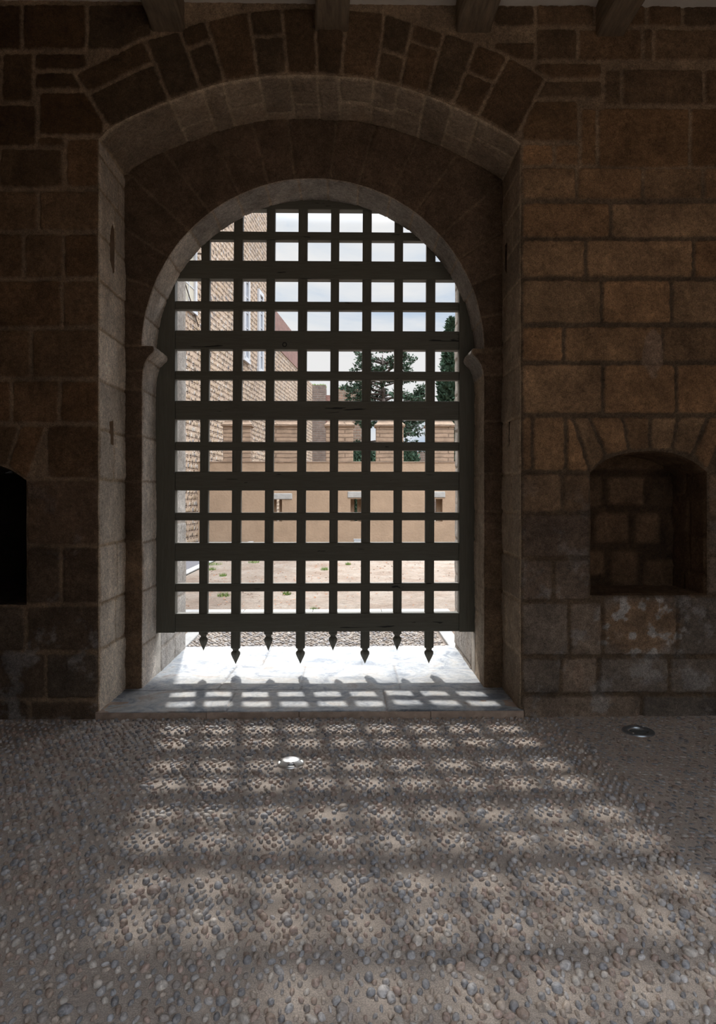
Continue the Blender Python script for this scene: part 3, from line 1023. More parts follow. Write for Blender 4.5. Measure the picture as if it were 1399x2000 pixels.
fx = [XL - .05, g(440, 1391)[0], g(756, 1390)[0], XR + .05]
fb = [XL - .05, g(461, 1347)[0], g(749, 1347)[0], XR + .05]
for i in range(3): SL.append(sl(fx[i], fx[i + 1], fb[i], fb[i + 1], yfront, yj1))
mx = [XL - .05, g(426, 1345)[0], g(588, 1345)[0], g(783, 1345)[0], XR + .05]
mb = [XL - .05, g(463, 1299)[0], g(597, 1299)[0], g(770, 1299)[0], XR + .05]
for i in range(4): SL.append(sl(mx[i], mx[i + 1], mb[i], mb[i + 1], yj1, yj2))
bx = [XL - .05, g(513, 1298)[0], g(708, 1298)[0], XR + .05]
bb_ = [XL - .05, g(527, 1270)[0], g(705, 1270)[0], XR + .05]
for i in range(3): SL.append(sl(bx[i], bx[i + 1], bb_[i], bb_[i + 1], yj2, YX + .02))
surface('floor_threshold', np.arange(XL - .012, XR + .02, .011), np.arange(yfront, YX + .02, .011), lambda u, v: np.stack([u, v, 0 * u + ZT - .006], -1), lambda u, v: np.stack([0 * u, 0 * u, 0 * u + 1], -1),
        [dict(polys=SL)], lambda c, rs: np.array([1, 1, 1.0]) * rs.uniform(.9, 1.04), mat=M_MARBLE, mortar=(.45, .42, .4), relief=.005, gap=.002, edge=.008, rough=.003, wob=.003, kind='structure',
        label='pale worn marble threshold slabs under the portcullis', seed=21)
m = MB()
x = XL - .012
while x < XR + .012:
    w = min(rsj.uniform(.5, 1.1), XR + .014 - x)
    m.box(x, x + w - .003, yfront - rsj.uniform(0, .006), yfront + .25, -.01, ZT - .005, .004)
    x += w
o = m.build('floor_step', simple_mat('step_edge_stone', (.40, .31, .25), .3, 9, .9, .7, .006, 60), smooth=False)
tag(o, 'low worn stone step at the front of the threshold', kind='structure')


# ------------------------------------------------------------------ pebble floor
def pebbles(x0, x1, y0, y1, step, zf, seed, dark_x=None, avoid=(), scale=1.0, palette=None, seg=9):
    rs = np.random.RandomState(seed)
    pts = []
    ny = int((y1 - y0) / (step * .866))
    for j in range(ny):
        y = y0 + j * step * .866
        n = int((x1 - x0) / step)
        xs = x0 + (np.arange(n) + (.5 if j % 2 else 0)) * step
        pts.append(np.stack([xs, np.full(n, y)], 1))
    P = np.concatenate(pts)
    P += rs.uniform(-.19, .19, P.shape) * step
    keep = rs.rand(len(P)) > .07
    for ax, ay, ar in avoid: keep &= np.hypot(P[:, 0] - ax, P[:, 1] - ay) > ar
    P = P[keep]
    n = len(P)
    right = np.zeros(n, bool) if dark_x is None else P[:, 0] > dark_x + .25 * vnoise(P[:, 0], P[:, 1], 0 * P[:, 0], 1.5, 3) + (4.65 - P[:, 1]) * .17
    L = step * .35 * np.exp(rs.normal(0, .19, n)) * scale
    big = rs.rand(n) < .045
    L[big] *= 1.4
    asp = np.where(rs.rand(n) < .28, rs.uniform(.38, .55, n), rs.uniform(.6, .95, n))
    asp[right] *= .72
    B = L * asp
    th = rs.normal(1.3, .4, n)
    th[rs.rand(n) < .2] = rs.uniform(0, PI, (rs.rand(n) < .2).sum())[:1].mean() if False else 1.2
    rnd = rs.rand(n) < .3
    th[rnd] = rs.uniform(0, PI, rnd.sum())
    th[right & (rs.rand(n) < .85)] = 2.2 + rs.normal(0, .25)
    th[right] += rs.normal(0, .3, right.sum())
    Hh = np.clip(B * rs.uniform(1.0, 1.3, n), .009, .0165) * np.where(right, .75, 1)
    phi = np.arange(seg) / seg * 2 * PI
    rings = [(.96, -.3), (1.0, .38), (.82, .74), (.42, .95)]
    k = len(rings) * seg + 1
    V = np.zeros((n, k, 3))
    pw = rs.uniform(.8, 1.25, (n, 1))
    irr = 1 + rs.uniform(-.10, .10, (n, seg))
    tiltx, tilty = rs.uniform(-.25, .25, (n, 1)), rs.uniform(-.25, .25, (n, 1))
    for r, (rad, hz) in enumerate(rings):
        cx = np.sign(np.cos(phi)) * np.abs(np.cos(phi)) ** .9
        lx = L[:, None] * rad * cx * irr
        ly = B[:, None] * rad * np.sin(phi) * irr
        V[:, r * seg:(r + 1) * seg, 0] = np.cos(th)[:, None] * lx - np.sin(th)[:, None] * ly + P[:, :1]
        V[:, r * seg:(r + 1) * seg, 1] = np.sin(th)[:, None] * lx + np.cos(th)[:, None] * ly + P[:, 1:]
        V[:, r * seg:(r + 1) * seg, 2] = hz * Hh[:, None] + (tiltx * lx + tilty * ly) * (.7 if hz > 0 else 0)
    V[:, -1, 0] = P[:, 0]; V[:, -1, 1] = P[:, 1]; V[:, -1, 2] = Hh
    V[..., 2] += zf(P[:, 0], P[:, 1])[:, None] + np.where(right, -.002, 0)[:, None]
    quads = []
    for r in range(len(rings) - 1):
        for i in range(seg):
            j = (i + 1) % seg
            quads.append((r * seg + i, r * seg + j, (r + 1) * seg + j, (r + 1) * seg + i))
    for i in range(0, seg):
        j = (i + 1) % seg
        quads.append(((len(rings) - 1) * seg + i, (len(rings) - 1) * seg + j, k - 1, k - 1))
    Q = np.array(quads)
    Fq = (Q[None] + (np.arange(n) * k)[:, None, None]).reshape(-1, 4)
    pal = 1.45 * np.array(palette or [(.20, .21, .23), (.26, .26, .27), (.15, .155, .17), (.30, .25, .21), (.24, .18, .145), (.36, .33, .30), (.27, .2, .17), (.31, .30, .30), (.22, .2, .19)])
    if palette: pal = pal / 1.45
    c = pal[rs.randint(0, len(pal), n)] * rs.uniform(.8, 1.2, (n, 1))
    c = c * .8 + np.array([.33, .28, .25]) * .2
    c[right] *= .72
    tint = np.repeat(np.concatenate([c, np.ones((n, 1))], 1), k, axis=0)
    return V.reshape(-1, 3), Fq, tint


def fix_tris(Fq):
    tri = Fq[:, 2] == Fq[:, 3]
    return tri


def floor_z(x, y):
    return .006 * fbm(x, y, 0 * x, 1.1, 3, 61) + .0010 * vnoise(x, y, 0 * x, 9, 62)


LAMP1 = ground(568, 1492)
LAMP2 = ground(1247, 1429)
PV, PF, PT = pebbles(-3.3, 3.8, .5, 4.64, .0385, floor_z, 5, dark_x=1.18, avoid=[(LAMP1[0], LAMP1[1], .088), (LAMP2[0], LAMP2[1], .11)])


def joined(name, grid, PV, PF, PT, mats, **kw):
    """mortar bed and the stones set in it as one floor mesh"""
    U, V = grid
    A, B = np.meshgrid(U, V, indexing='ij')
    Z = floor_z(A, B)
    G = np.stack([A, B, Z], -1).reshape(-1, 3)
    nu, nv = A.shape
    I = np.arange(nu * nv).reshape(nu, nv)
    Fg = np.stack([I[:-1, :-1], I[1:, :-1], I[1:, 1:], I[:-1, 1:]], -1).reshape(-1, 4)
    n0 = len(G)
    quads = np.concatenate([Fg, PF[PF[:, 2] != PF[:, 3]] + n0])
    tris = PF[PF[:, 2] == PF[:, 3]][:, :3] + n0
    me = bpy.data.meshes.new(name)
    Vv = np.concatenate([G, PV]).astype(np.float32)
    me.vertices.add(len(Vv)); me.vertices.foreach_set('co', Vv.ravel())
    nl = len(quads) * 4 + len(tris) * 3
    me.loops.add(nl)
    me.loops.foreach_set('vertex_index', np.concatenate([quads.ravel(), tris.ravel()]).astype(np.int32))
    me.polygons.add(len(quads) + len(tris))
    ls = np.concatenate([np.arange(len(quads)) * 4, len(quads) * 4 + np.arange(len(tris)) * 3]).astype(np.int32)
    me.polygons.foreach_set('loop_start', ls)
    me.update(calc_edges=True)
    for mm in mats: me.materials.append(mm)
    mi = np.ones(len(ls), np.int32); mi[:len(Fg)] = 0
    me.polygons.foreach_set('material_index', mi)
    me.polygons.foreach_set('use_smooth', np.ones(len(ls), bool))
    a = me.color_attributes.new('tint', 'FLOAT_COLOR', 'POINT')
    a.data.foreach_set('color', np.concatenate([np.ones((n0, 4)) * .3, PT]).astype(np.float32).ravel())
    me.validate(); me.update()
    o = bpy.data.objects.new(name, me)
    C.objects.link(o)
    return o


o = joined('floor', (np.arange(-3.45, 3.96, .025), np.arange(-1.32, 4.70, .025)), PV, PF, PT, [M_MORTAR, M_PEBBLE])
tag(o, 'pebble mosaic floor of the gate passage set in sandy mortar', kind='structure')

# ------------------------------------------------------------------ hall shell (behind and around the camera)
HB = -1.3
m = MB(); m.box(-3.75, -3.4, HB, YW, -.01, 4.9); tag(m.build('wall_left', M_HALL), 'side wall of the gate passage', kind='structure')
m = MB(); m.box(3.9, 4.25, HB, YW, -.01, 4.9); tag(m.build('wall_right', M_HALL), 'opposite side wall of the gate passage', kind='structure')
OX0, OX1, OZ = -.3, 3.9, 4.3  # unseen opening, sized and placed for the fill light it lets in
m = MB()
m.box(-3.75, OX0, HB - .6, HB, -.01, 4.9); m.box(OX1, 4.25, HB - .6, HB, -.01, 4.9); m.box(OX0, OX1, HB - .6, HB, OZ, 4.9)
tag(m.build('wall_back', M_HALL), 'back wall of the gate passage with an unseen opening added for fill light', kind='structure')
CZ = at(650, 8, YW)[2]
m = MB(); m.box(-3.75, 4.25, HB - .6, YW + .9, CZ, CZ + .25)
tag(m.build('ceiling', M_CEIL), 'pale plastered ceiling between the heavy beams', kind='structure')
m = MB(); m.box(-9, 9.5, YW + .6, YX - .01, ZTOP - .02, ZTOP + .2)
tag(m.build('roof_slab', M_HALL), 'roof over the portcullis slot', kind='structure')
for x0, x1, yb in ((-60 - 75, -70, 58), (298, 362, 60), (620, 683, 60), (893, 960, 62), (1165, 1219, 72), (1440, 1505, 74)):
    a, b = at(x0, yb, YW), at(x1, yb, YW)
    m = MB()
    rings = []
    nseg = 40
    for k in range(nseg + 1):
        y = HB + (YW + .02 - HB) * k / nseg
        w = .008 * math.sin(k * 1.7 + a[0]) + .006 * math.sin(k * .6)
        c = .012
        X0, X1, Z0, Z1 = a[0] + w, b[0] + w * .6, a[2] + w * .7, CZ + .02
        rings.append([(X0, y, Z1), (X0, y, Z0 + c), (X0 + c, y, Z0), (X1 - c, y, Z0), (X1, y, Z0 + c), (X1, y, Z1)])
    m.loft(rings)
    tag(m.build('ceiling_beam', M_BEAM), 'old dark ceiling beam running out over the passage', kind='structure')

# ------------------------------------------------------------------ portcullis
gate = empty('portcullis', (XC, YG, .38), 'grey painted timber portcullis lattice with pointed spikes hanging raised in the stone arch', 'portcullis')
GY0 = YG + .012           # front face of the wide rails
TW, TN = .085, .062


def gx(px, py): return at(px, py, GY0)[0]
def gz(py): return at(620, py, GY0)[2]


def child(mb, name, mat=M_PAINT, parent=gate, smooth=False):
    """vertices given in world space, kept relative to the thing's base"""
    o = mb.build(name, mat, parent, smooth)
    o.matrix_parent_inverse = gate.matrix_basis.inverted() if parent is gate else parent.matrix_parent_inverse
    return o


def at_gate(mb):
    mb.v = [(x - XC, y - YG, z - .38) for x, y, z in mb.v]
    return mb


GXL, GXR = JL - .075, JR + .07
sl_in, sr_in = (gx(340, 1200) + gx(344, 600)) / 2, (gx(895, 1200) + gx(899, 600)) / 2
ztop = gz(360)
for xa, xb in ((GXL, sl_in), (sr_in, GXR)):
    m = MB(); m.box(xa, xb, GY0 - .004, GY0 + TW, gz(1235), ztop + .25, .004)
    at_gate(m).build('stile', M_PAINT_V, gate)
wide = [(509.5, 545), (646, 682.5), (783, 819.5), (921, 958), (1060, 1095.5), (1198, 1234), (372, 408.7)]
for k, (a, b) in enumerate(wide):
    m = MB()
    m.box(sl_in + .001, sr_in - .001, GY0, GY0 + TW, gz(b), gz(a), .004)
    o = at_gate(m).build('wide_rail', M_PAINT, gate)
    if k == 1:
        q = at(556, 673, GY0)
        mk = MB(); mk.lathe([(0, -.006), (.012, -.001), (.017, .0015), (.020, -.001)], 20)
        mk.v = [(q[0] + x - XC, GY0 - z - .001 - YG, q[2] + y - .38) for x, y, z in mk.v]
        kn = mk.build('knot_hole', M_DARK, o, True)
        kn['label'] = 'dark round knot hole in the rail'
narrow = [(452.3, 468.5), (588.7, 605), (724.8, 741.5), (863, 879.5), (1001, 1016.5), (1139.5, 1155.3)]
for a, b in narrow:
    m = MB()
    m.box(sl_in + .001, sr_in - .001, GY0 + .006, GY0 + .006 + TN, gz(b), gz(a), .003)
    at_gate(m).build('narrow_rail', M_PAINT, gate)
bars_top = [401.6, 465.6, 529.2, 592, 655, 717.8, 780, 843]
bars_bot = [396, 459.4, 523.5, 586.7, 650.5, 713.5, 776.6, 839.2]
for i in range(8):
    xb, xt = gx(bars_bot[i], 1235), gx(bars_top[i], 430)
    hw = .0345 if i % 2 == 0 else .037
    long_ = i % 2 == 1
    zb = gz(1265) if long_ else gz(1237.5)
    z0_, z1_ = gz(1235), gz(430)
    X = lambda z: xb + (xt - xb) * (z - z0_) / (z1_ - z0_)
    y0, y1 = GY0 + .010, GY0 + .068
    c = .003
    rings = []
    for z in np.linspace(zb, ztop + .2, 14):
        x = X(z)
        rings.append([(x - hw, y0 + c, z), (x - hw + c, y0, z), (x + hw - c, y0, z), (x + hw, y0 + c, z), (x + hw, y1 - c, z), (x + hw - c, y1, z), (x - hw + c, y1, z), (x - hw, y1 - c, z)])
    m = MB(); m.loft(rings)
    bar = at_gate(m).build('vertical_bar', M_PAINT_V, gate)
    # spear point: neck notch, shoulders, four-sided point
    tip = gz(1298.5) if long_ else gz(1273)
    if i == 0: tip = gz(1272)
    T = zb - tip
    yc = (y0 + y1) / 2
    prof = [(0, 1.0), (.06, 1.0), (.10, .72), (.20, .60), (.30, .98), (.42, 1.0), (.60, .72), (.80, .36), (1.0, .03)]
    rings = []
    for t, w in prof:
        z = zb - T * t
        x = X(z); a = hw * w; d = .029 * w
        rings.append([(x - a, yc - d * .35, z), (x - a * .25, yc - d, z), (x + a * .25, yc - d, z), (x + a, yc - d * .35, z), (x + a, yc + d * .35, z), (x + a * .25, yc + d, z), (x - a * .25, yc + d, z), (x - a, yc + d * .35, z)][::-1])
    m = MB(); m.loft(rings)
    at_gate(m).build('spear_tip', M_PAINT_V, bar)

# ------------------------------------------------------------------ floor uplights
lx, ly = LAMP1[0], LAMP1[1]
lamp = empty('floor_marker_light', (lx, ly, .0), 'domed steel floor light with four side windows, in the sunlit middle of the pebble floor', 'floor light', rz=.12)
R1 = .076
m = MB(); m.lathe([(R1, -.005), (R1, .006), (R1 - .006, .012), (R1 - .02, .014), (R1 - .024, .008), (.0, .007)], 56)
m.build('base_ring', M_STEEL, lamp, True)
m = MB()
n, rr = 56, [(.046, .027), (.03, .032), (.012, .034), (.0, .0345)]
m.lathe([(.054, .018), (.054, .022), (.047, .0255), (.03, .029), (.012, .0305), (0, .031)], 56)
m.build('dome_cap', M_STEEL, lamp, True)
for q in range(4):
    m = MB()
    a = q * PI / 2 + PI / 4
    ring_a = []
    for r, z in ((.073, .010), (.060, .020), (.046, .0275)):
        w = .48 + .06 * (r < .05)
        ring_a.append((r, z, w))
    V, Fs = [], []
    K = 8
    for r, z, w in ring_a:
        for k in range(K + 1):
            t = a + w * (2 * k / K - 1) * (1 if r > .05 else 1.2)
            V.append((r * math.cos(t), r * math.sin(t), z))
    for r, z, w in ring_a:
        for k in range(K + 1):
            t = a + w * (2 * k / K - 1) * (1 if r > .05 else 1.2)
            V.append((r * math.cos(t), r * math.sin(t), z - .005))
    nn = 3 * (K + 1)
    for i in range(2):
        for k in range(K):
            A = i * (K + 1) + k
            Fs += [(A, A + 1, A + K + 2, A + K + 1), (A + nn, A + nn + K + 1, A + nn + K + 2, A + nn + 1)]
        Fs.append((i * (K + 1), (i + 1) * (K + 1), nn + (i + 1) * (K + 1), nn + i * (K + 1)))
        A = i * (K + 1) + K
        Fs.append((A, A + nn, A + nn + K + 1, A + K + 1))
    m.add(V, Fs)
    m.build('cap_bracket', M_STEEL, lamp, True)
m = MB(); m.lathe([(.045, .006), (.045, .0185), (0, .0185)], 40)
o = m.build('light_window', M_LENS, lamp, True)
o['label'] = 'dark glass windows under the cap'

lamp = empty('recessed_uplight', (LAMP2[0], LAMP2[1], .0), 'flat dull steel uplight set in the shaded pebbles near the right niche', 'floor light', rz=.3)
R2 = .098
m = MB(); m.lathe([(R2 + .003, -.01), (R2, .006), (R2 - .004, .010), (R2 - .030, .011), (R2 - .034, .007), (R2 - .036, -.01)], 60)
m.build('trim_ring', M_DULLSTEEL, lamp, True)
m = MB(); m.lathe([(R2 - .035, -.001), (.03, .0015), (0, .002)], 48)
o = m.build('glass_lens', M_LENS, lamp, True); o['label'] = 'dark round glass lens'
for k in range(2):
    m = MB(); t = k * PI + .5
    m.lathe([(.006, .010), (.006, .0135), (.004, .0145), (0, .0145)], 12, (R2 - .016) * math.cos(t), (R2 - .016) * math.sin(t))
    m.build('ring_screw', M_STEEL, lamp, True)

# ------------------------------------------------------------------ courtyard ground
PX0, PX1 = JL - .05, JR - .02
PV, PF, PT = pebbles(PX0, PX1, YX + .03, 8.72, .048, lambda x, y: floor_z(x, y), 15, scale=1.25, seg=7,
                     palette=[(0.251, 0.211, 0.172), (0.198, 0.178, 0.162), (0.172, 0.158, 0.149), (0.277, 0.238, 0.198), (0.224, 0.172, 0.132), (0.158, 0.152, 0.158)])
mm_sand = simple_mat('path_mortar', (0.172, 0.139, 0.112), .2, 30, .95, .6, .006, 120)
o = joined('path', (np.arange(PX0 - .05, PX1 + .06, .04), np.arange(YX - .02, 8.8, .04)), PV, PF, PT, [mm_sand, pebble_mat('path_pebble', .7)])
tag(o, 'pebbled path just beyond the portcullis', kind='structure')
m = MB(); m.box(-40, 45, YX, 120, -.3, -.012)
# gravel surface with shallow relief where it can be seen
A, B = np.meshgrid(np.linspace(-3.0, 14, 120), np.linspace(8.7, 22.8, 120), indexing='ij')
tag(m.build('ground_courtyard', M_GRAVEL), 'dry gravel courtyard strewn with dead leaves', kind='structure')
m = MB(); m.box(-30, 30, -60, HB - .6, -.3, -.012)
tag(m.build('ground_behind', M_GRAVEL), 'open ground behind the passage', kind='structure')
m = MB(); m.box(-6.4, -3.08, YX + .2, 22.7, -.02, .004)
tag(m.build('path', M_ASPHALT), 'grey asphalt path along the long building', kind='structure')


def kerb(name, pts, w, label, h=.03):
    V, Fs = [], []
    m = MB()
    root = empty(name, (pts[0][0], pts[0][1], 0), label, 'kerb')
    p, q = np.array(pts[0]), np.array(pts[1])
    d = q - p; L = np.linalg.norm(d); d /= L; nrm = np.array([-d[1], d[0]])
    ns = max(int(L / .75), 1)
    m = MB()
    for k in range(ns):
        a = p + d * L * k / ns; b = p + d * (L * (k + 1) / ns - .006)
        cs = []
        for z in (-.02, h - .006, h):
            i = .006 if z == h else 0
            cs.append([(a[0] + d[0] * i + nrm[0] * i, a[1] + d[1] * i + nrm[1] * i, z), (b[0] - d[0] * i + nrm[0] * i, b[1] - d[1] * i + nrm[1] * i, z),
                       (b[0] - d[0] * i + nrm[0] * (w - i), b[1] - d[1] * i + nrm[1] * (w - i), z), (a[0] + d[0] * i + nrm[0] * (w - i), a[1] + d[1] * i + nrm[1] * (w - i), z)])
        m.loft(cs)
    m.v = [(x - pts[0][0], y - pts[0][1], z) for x, y, z in m.v]
    m.build('kerb_stone', M_KERB, root)


kerb('path_kerb', [(PX0 + .02, YX + .05), (PX0 + .0, 8.5)], .14, 'pale stone kerb along the path, beside the left jamb of the gate')
kerb('path_kerb', [(PX1 + .12, YX + .05), (PX1 + .12, 8.5)], .14, 'pale stone kerb along the path, beside the right jamb of the gate')
kerb('path_kerb', [(PX1 + .3, 8.72), (PX0 - 1.5, 8.72)], -.2, 'pale stone kerb crossing behind the pebbled path, before the gravel')
kerb('path_kerb', [(-3.08, 9.2), (-3.08, 22.6)], .15, 'long pale kerb between gravel and the grey asphalt path')

# grass tufts and fallen leaves on the gravel
rs = np.random.RandomState(4)
V, Fs = [], []
for px, py, r in ((419, 1102, .16), (412, 1112, .1), (634, 1112, .08), (437, 1163, .09), (496, 1098, .12), (436, 1124, .07), (680, 1102, .06), (614, 1192, .05), (560, 1160, .06)):
    g0 = ground(px, py)
    for k in range(90):
        a, rad = rs.uniform(0, 2 * PI), r * math.sqrt(rs.rand())
        x, y = g0[0] + rad * math.cos(a), g0[1] + rad * math.sin(a) * 1.5
        h = rs.uniform(.02, .06); w = .005; t = rs.uniform(0, PI)
        n = len(V)
        V += [(x - w * math.cos(t), y - w * math.sin(t), -.012), (x + w * math.cos(t), y + w * math.sin(t), -.012), (x + rs.uniform(-.03, .03), y + rs.uniform(-.03, .03), h)]
        Fs.append((n, n + 1, n + 2))
tag(raw_mesh('grass', V, Fs, M_GRASS, smooth=False), 'small green grass tufts scattered on the gravel courtyard', 'grass', kind='stuff')
V, Fs = [], []
for k in range(2600):
    x, y = rs.uniform(-2.8, 5.5), rs.uniform(9.0, 20)
    if rs.rand() > .35 + .65 * (vnoise(np.array(x), np.array(y), np.array(0.), .9, 3) > 0): continue
    s, t = rs.uniform(.012, .03), rs.uniform(0, 2 * PI)
    n = len(V)
    for dx, dy in ((-1, 0), (0, -.5), (1, 0), (0, .5)):
        V.append((x + s * (dx * math.cos(t) - dy * math.sin(t)), y + s * (dx * math.sin(t) + dy * math.cos(t)), -.006 + rs.uniform(0, .016)))
    Fs.append((n, n + 1, n + 2, n + 3))
tag(raw_mesh('fallen_leaves', V, Fs, M_LEAF, smooth=False), 'brown dead leaves littering the gravel courtyard', 'leaves', kind='stuff')

# ------------------------------------------------------------------ crenellated courtyard wall
YB = 22.7
bw = empty('crenellated_wall', (0, YB, 0), 'ochre plastered courtyard wall with brick merlons and arrow slits, facing the gate', 'wall')
zsill = at(660, 902, YB)[2]
slits = [(at(x, 990, YB)[0], w) for x, w in ((540.5, .36), (695.5, .36), (853, .4))]
sz0, sz1 = at(690, 1019, YB)[2], at(690, 974.5, YB)[2]
m = MB()
x = -4.98
T = .55
for sx, w in slits:
    m.box(x, sx - w / 2, 0, T, -.02, zsill)
    m.box(sx - w / 2, sx + w / 2, 0, T, -.02, sz0)
    m.box(sx - w / 2, sx + w / 2, 0, T, sz1, zsill)
    m.box(sx - w / 2, sx - .05, T - .16, T, sz0, sz1)
    m.box(sx + .05, sx + w / 2, T - .16, T, sz0, sz1)
    x = sx + w / 2
m.box(x, 13, 0, T, -.02, zsill)
m.build('wall_body', M_ADOBE, bw)
for (sx, w), (a, b, c, d) in zip(slits, ((532, 571, 963.5, 975.5), (679, 709, 960, 972.5), (845, 870, 960, 972))):
    p, q = at(a, c, YB), at(b, d, YB)
    m = MB(); m.box(p[0], q[0], -.03, .2, q[2], p[2], .02)
    m.build('lintel', M_LINTEL, bw)
m = MB(); m.box(-4.98, 13, -.02, T + .02, zsill - .03, zsill + .012, .008)
m.build('wall_coping', M_MERLON, bw)
mer = [(at(x, 850, YB)[0]) for x in (462.5, 561, 663.5, 762, 861)]
while mer[-1] < 12: mer.append(mer[-1] + 1.7)
zc = at(660, 834, YB)[2]
for xm in mer:
    h = .455
    m = MB(); m.box(xm - h, xm + h, .03, T - .03, zsill, zc, .012)
    mo = m.build('merlon', M_MERLON, bw)
    m = MB()
    e = .055
    ring_ = lambda k, z: [(xm - h - k, .03 - k, z), (xm + h + k, .03 - k, z), (xm + h + k, T - .03 + k, z), (xm - h - k, T - .03 + k, z)]
    m.loft([ring_(.0, zc), ring_(e, zc + .03), ring_(e, zc + .085), ring_(.0, zc + .12), ring_(-.09, zc + .26), ring_(-.2, zc + .33)])
    m.build('merlon_cap', M_MERLON, mo)

bx_ = at(699, 1057, YB - .4)
o = MB(); o.box(-.13, .13, -.1, .1, 0, .11, .01)
e0 = empty('ground_box', (bx_[0], YB - .4, -.012), 'small pale grey box on the gravel at the foot of the ochre wall', 'utility box')
o.build('box_body', M_BOX, e0)
o = MB(); o.box(-.14, .14, -.11, .11, .11, .125, .004); o.build('box_lid', M_BOX, e0)

# ------------------------------------------------------------------ long building on the left of the courtyard
k_ = .108
ang = math.atan(k_)
ox, oy = -7.39 + k_ * 12, 12.0
bl = empty('stone_building', (ox, oy, 0), 'tall beige building of river cobble rows with pale framed windows beside the courtyard', 'building', rz=PI / 2 - ang)
# local x runs along the facade away from the viewer, local y points away from the courtyard
len_ = lambda Y: (Y - oy) / math.cos(ang)
L1, L2, L3 = len_(33.7), len_(46.5), len_(42.5)
m = MB(); m.box(-4, L1, 0, 4, -.02, 17.5); m.build('facade', M_RUBBLE, bl)
m = MB(); m.box(L1, L2, .0, 4, -.02, 9.15); m.build('lower_wing', M_RUBBLE, bl)
m = MB(); m.box(L1 - .05, L3, -.03, 4, 9.15, 10.95); o = m.build('brick_parapet', M_REDBRICK, bl); o['label'] = 'red brick upper storey'
m = MB(); m.box(L1 - .25, L1 + .02, -.04, .3, 9.2, 17.5)
m.build('corner_quoin', M_RUBBLE, bl)


def fwin(px, z0, z1, w, shutter=False):
    a = (px - 678) / 1333.0
    Y = -7.39 / (a - k_)
    l = len_(Y)
    fr = MB()
    for x0, x1, q0, q1 in ((l - w / 2 - .16, l - w / 2, z0 - .1, z1 + .2), (l + w / 2, l + w / 2 + .16, z0 - .1, z1 + .2), (l - w / 2, l + w / 2, z1, z1 + .2), (l - w / 2 - .22, l + w / 2 + .22, z0 - .2, z0)):
        fr.box(x0, x1, -.1, .05, q0, q1, .01)
    f = fr.build('window', M_FRAME, bl)
    f['label'] = 'cream shuttered window' if shutter else 'tall pale framed window'
    p = MB(); p.box(l - w / 2, l + w / 2, -.03 if shutter else -.012, .02, z0, z1)
    p.build('shutter' if shutter else 'pane', M_SHUTTER if shutter else M_GLASS, f)
    b = MB()
    b.box(l - .02, l + .02, -.05, 0, z0, z1)
    for t in np.arange(z0 + .6, z1, .65): b.box(l - w / 2, l + w / 2, -.045, 0, t, t + .035)
    b.build('glazing_bars', M_FRAME, f)
    return l


fwin(480, 7.35, 10.7, .6)
fwin(508, 7.35, 10.7, .6)
l = fwin(368, 7.6, 10.4, 1.0, True)
m = MB()
for t in np.linspace(-.9, .9, 9): m.box(l + t - .015, l + t + .015, -.35, -.32, 9.5, 10.9)
for z in (9.5, 9.9, 10.4, 10.88): m.box(l - .95, l + .95, -.36, -.31, z, z + .035)
for t in (-.93, .93):
    for z in (9.5, 10.88): m.box(l + t - .015, l + t + .015, -.35, 0, z, z + .035)
m.build('window_grille', M_IRON, bl)
# drooping cable across the facade
m = MB()
pp = [(l - 1.2, -.05, 8.7), (l - .5, -.09, 8.1), (l + .2, -.08, 7.6), (l + .9, -.05, 7.1)]
for a, b in zip(pp[:-1], pp[1:]): m.tube(a, b, .018, .018, 6)
m.build('facade_cable', M_IRON, bl)

# far masonry beyond the ochre wall
YT = 50
p, q = at(606, 752, YT), at(636.5, 752, YT)
TG = t = empty('brick_tower', ((p[0] + q[0]) / 2, YT, 0), 'dark weathered brick tower far behind the ochre wall, grass on its top', 'tower')
w = (q[0] - p[0]) / 2
m = MB(); m.box(-w, w, 0, 2.5, 0, p[2]); m.build('tower_wall', M_TOWER, t)
V, Fs = [], []
for k in range(500):
    x, y = rs.uniform(-w, w), rs.uniform(0, 2.4); n = len(V); h = rs.uniform(.05, .16)
    V += [(x - .02, y, p[2]), (x + .02, y, p[2]), (x + rs.uniform(-.05, .05), y, p[2] + h)]; Fs.append((n, n + 1, n + 2))
tag(raw_mesh('tower_grass', V, Fs, M_GRASS, t, smooth=False), kind='stuff')
m = MB()
q2 = at(650, 771, YT)
m.box(w, w + (q2[0] - q[0]), .2, 2.4, 0, q2[2]); o = m.build('tower_annex', M_REDBRICK, t); o['label'] = 'lower red brick annex'
p, q = at(657, 753, YT), at(722, 753, YT)
t = empty('ruined_wall', ((p[0] + q[0]) / 2, YT + 1, 0), 'reddish ruined brick wall behind the conifer, plants growing along its top', 'wall')
w = (q[0] - p[0]) / 2
m = MB(); m.box(-w, w, 0, 1.2, 0, p[2] - .1); m.build('ruin_masonry', M_RUIN, t)
V, Fs = [], []
for k in range(900):
    x, y = rs.uniform(-w, w), rs.uniform(0, 1.2); n = len(V); h = rs.uniform(.06, .28)
    V += [(x - .03, y, p[2] - .12), (x + .03, y, p[2] - .12), (x + rs.uniform(-.06, .06), y, p[2] - .1 + h)]; Fs.append((n, n + 1, n + 2))
tag(raw_mesh('wall_top_plants', V, Fs, M_GRASS, t, smooth=False), kind='stuff')
t = empty('rampart_wall', (6.5, 44, 0), 'low brown brick wall far behind the two crenels near the cypress', 'wall')
m = MB(); m.box(-5.3, 8, 0, 1, 0, at(800, 882, 44)[2]); m.build('rampart_masonry', M_TOWER, t)


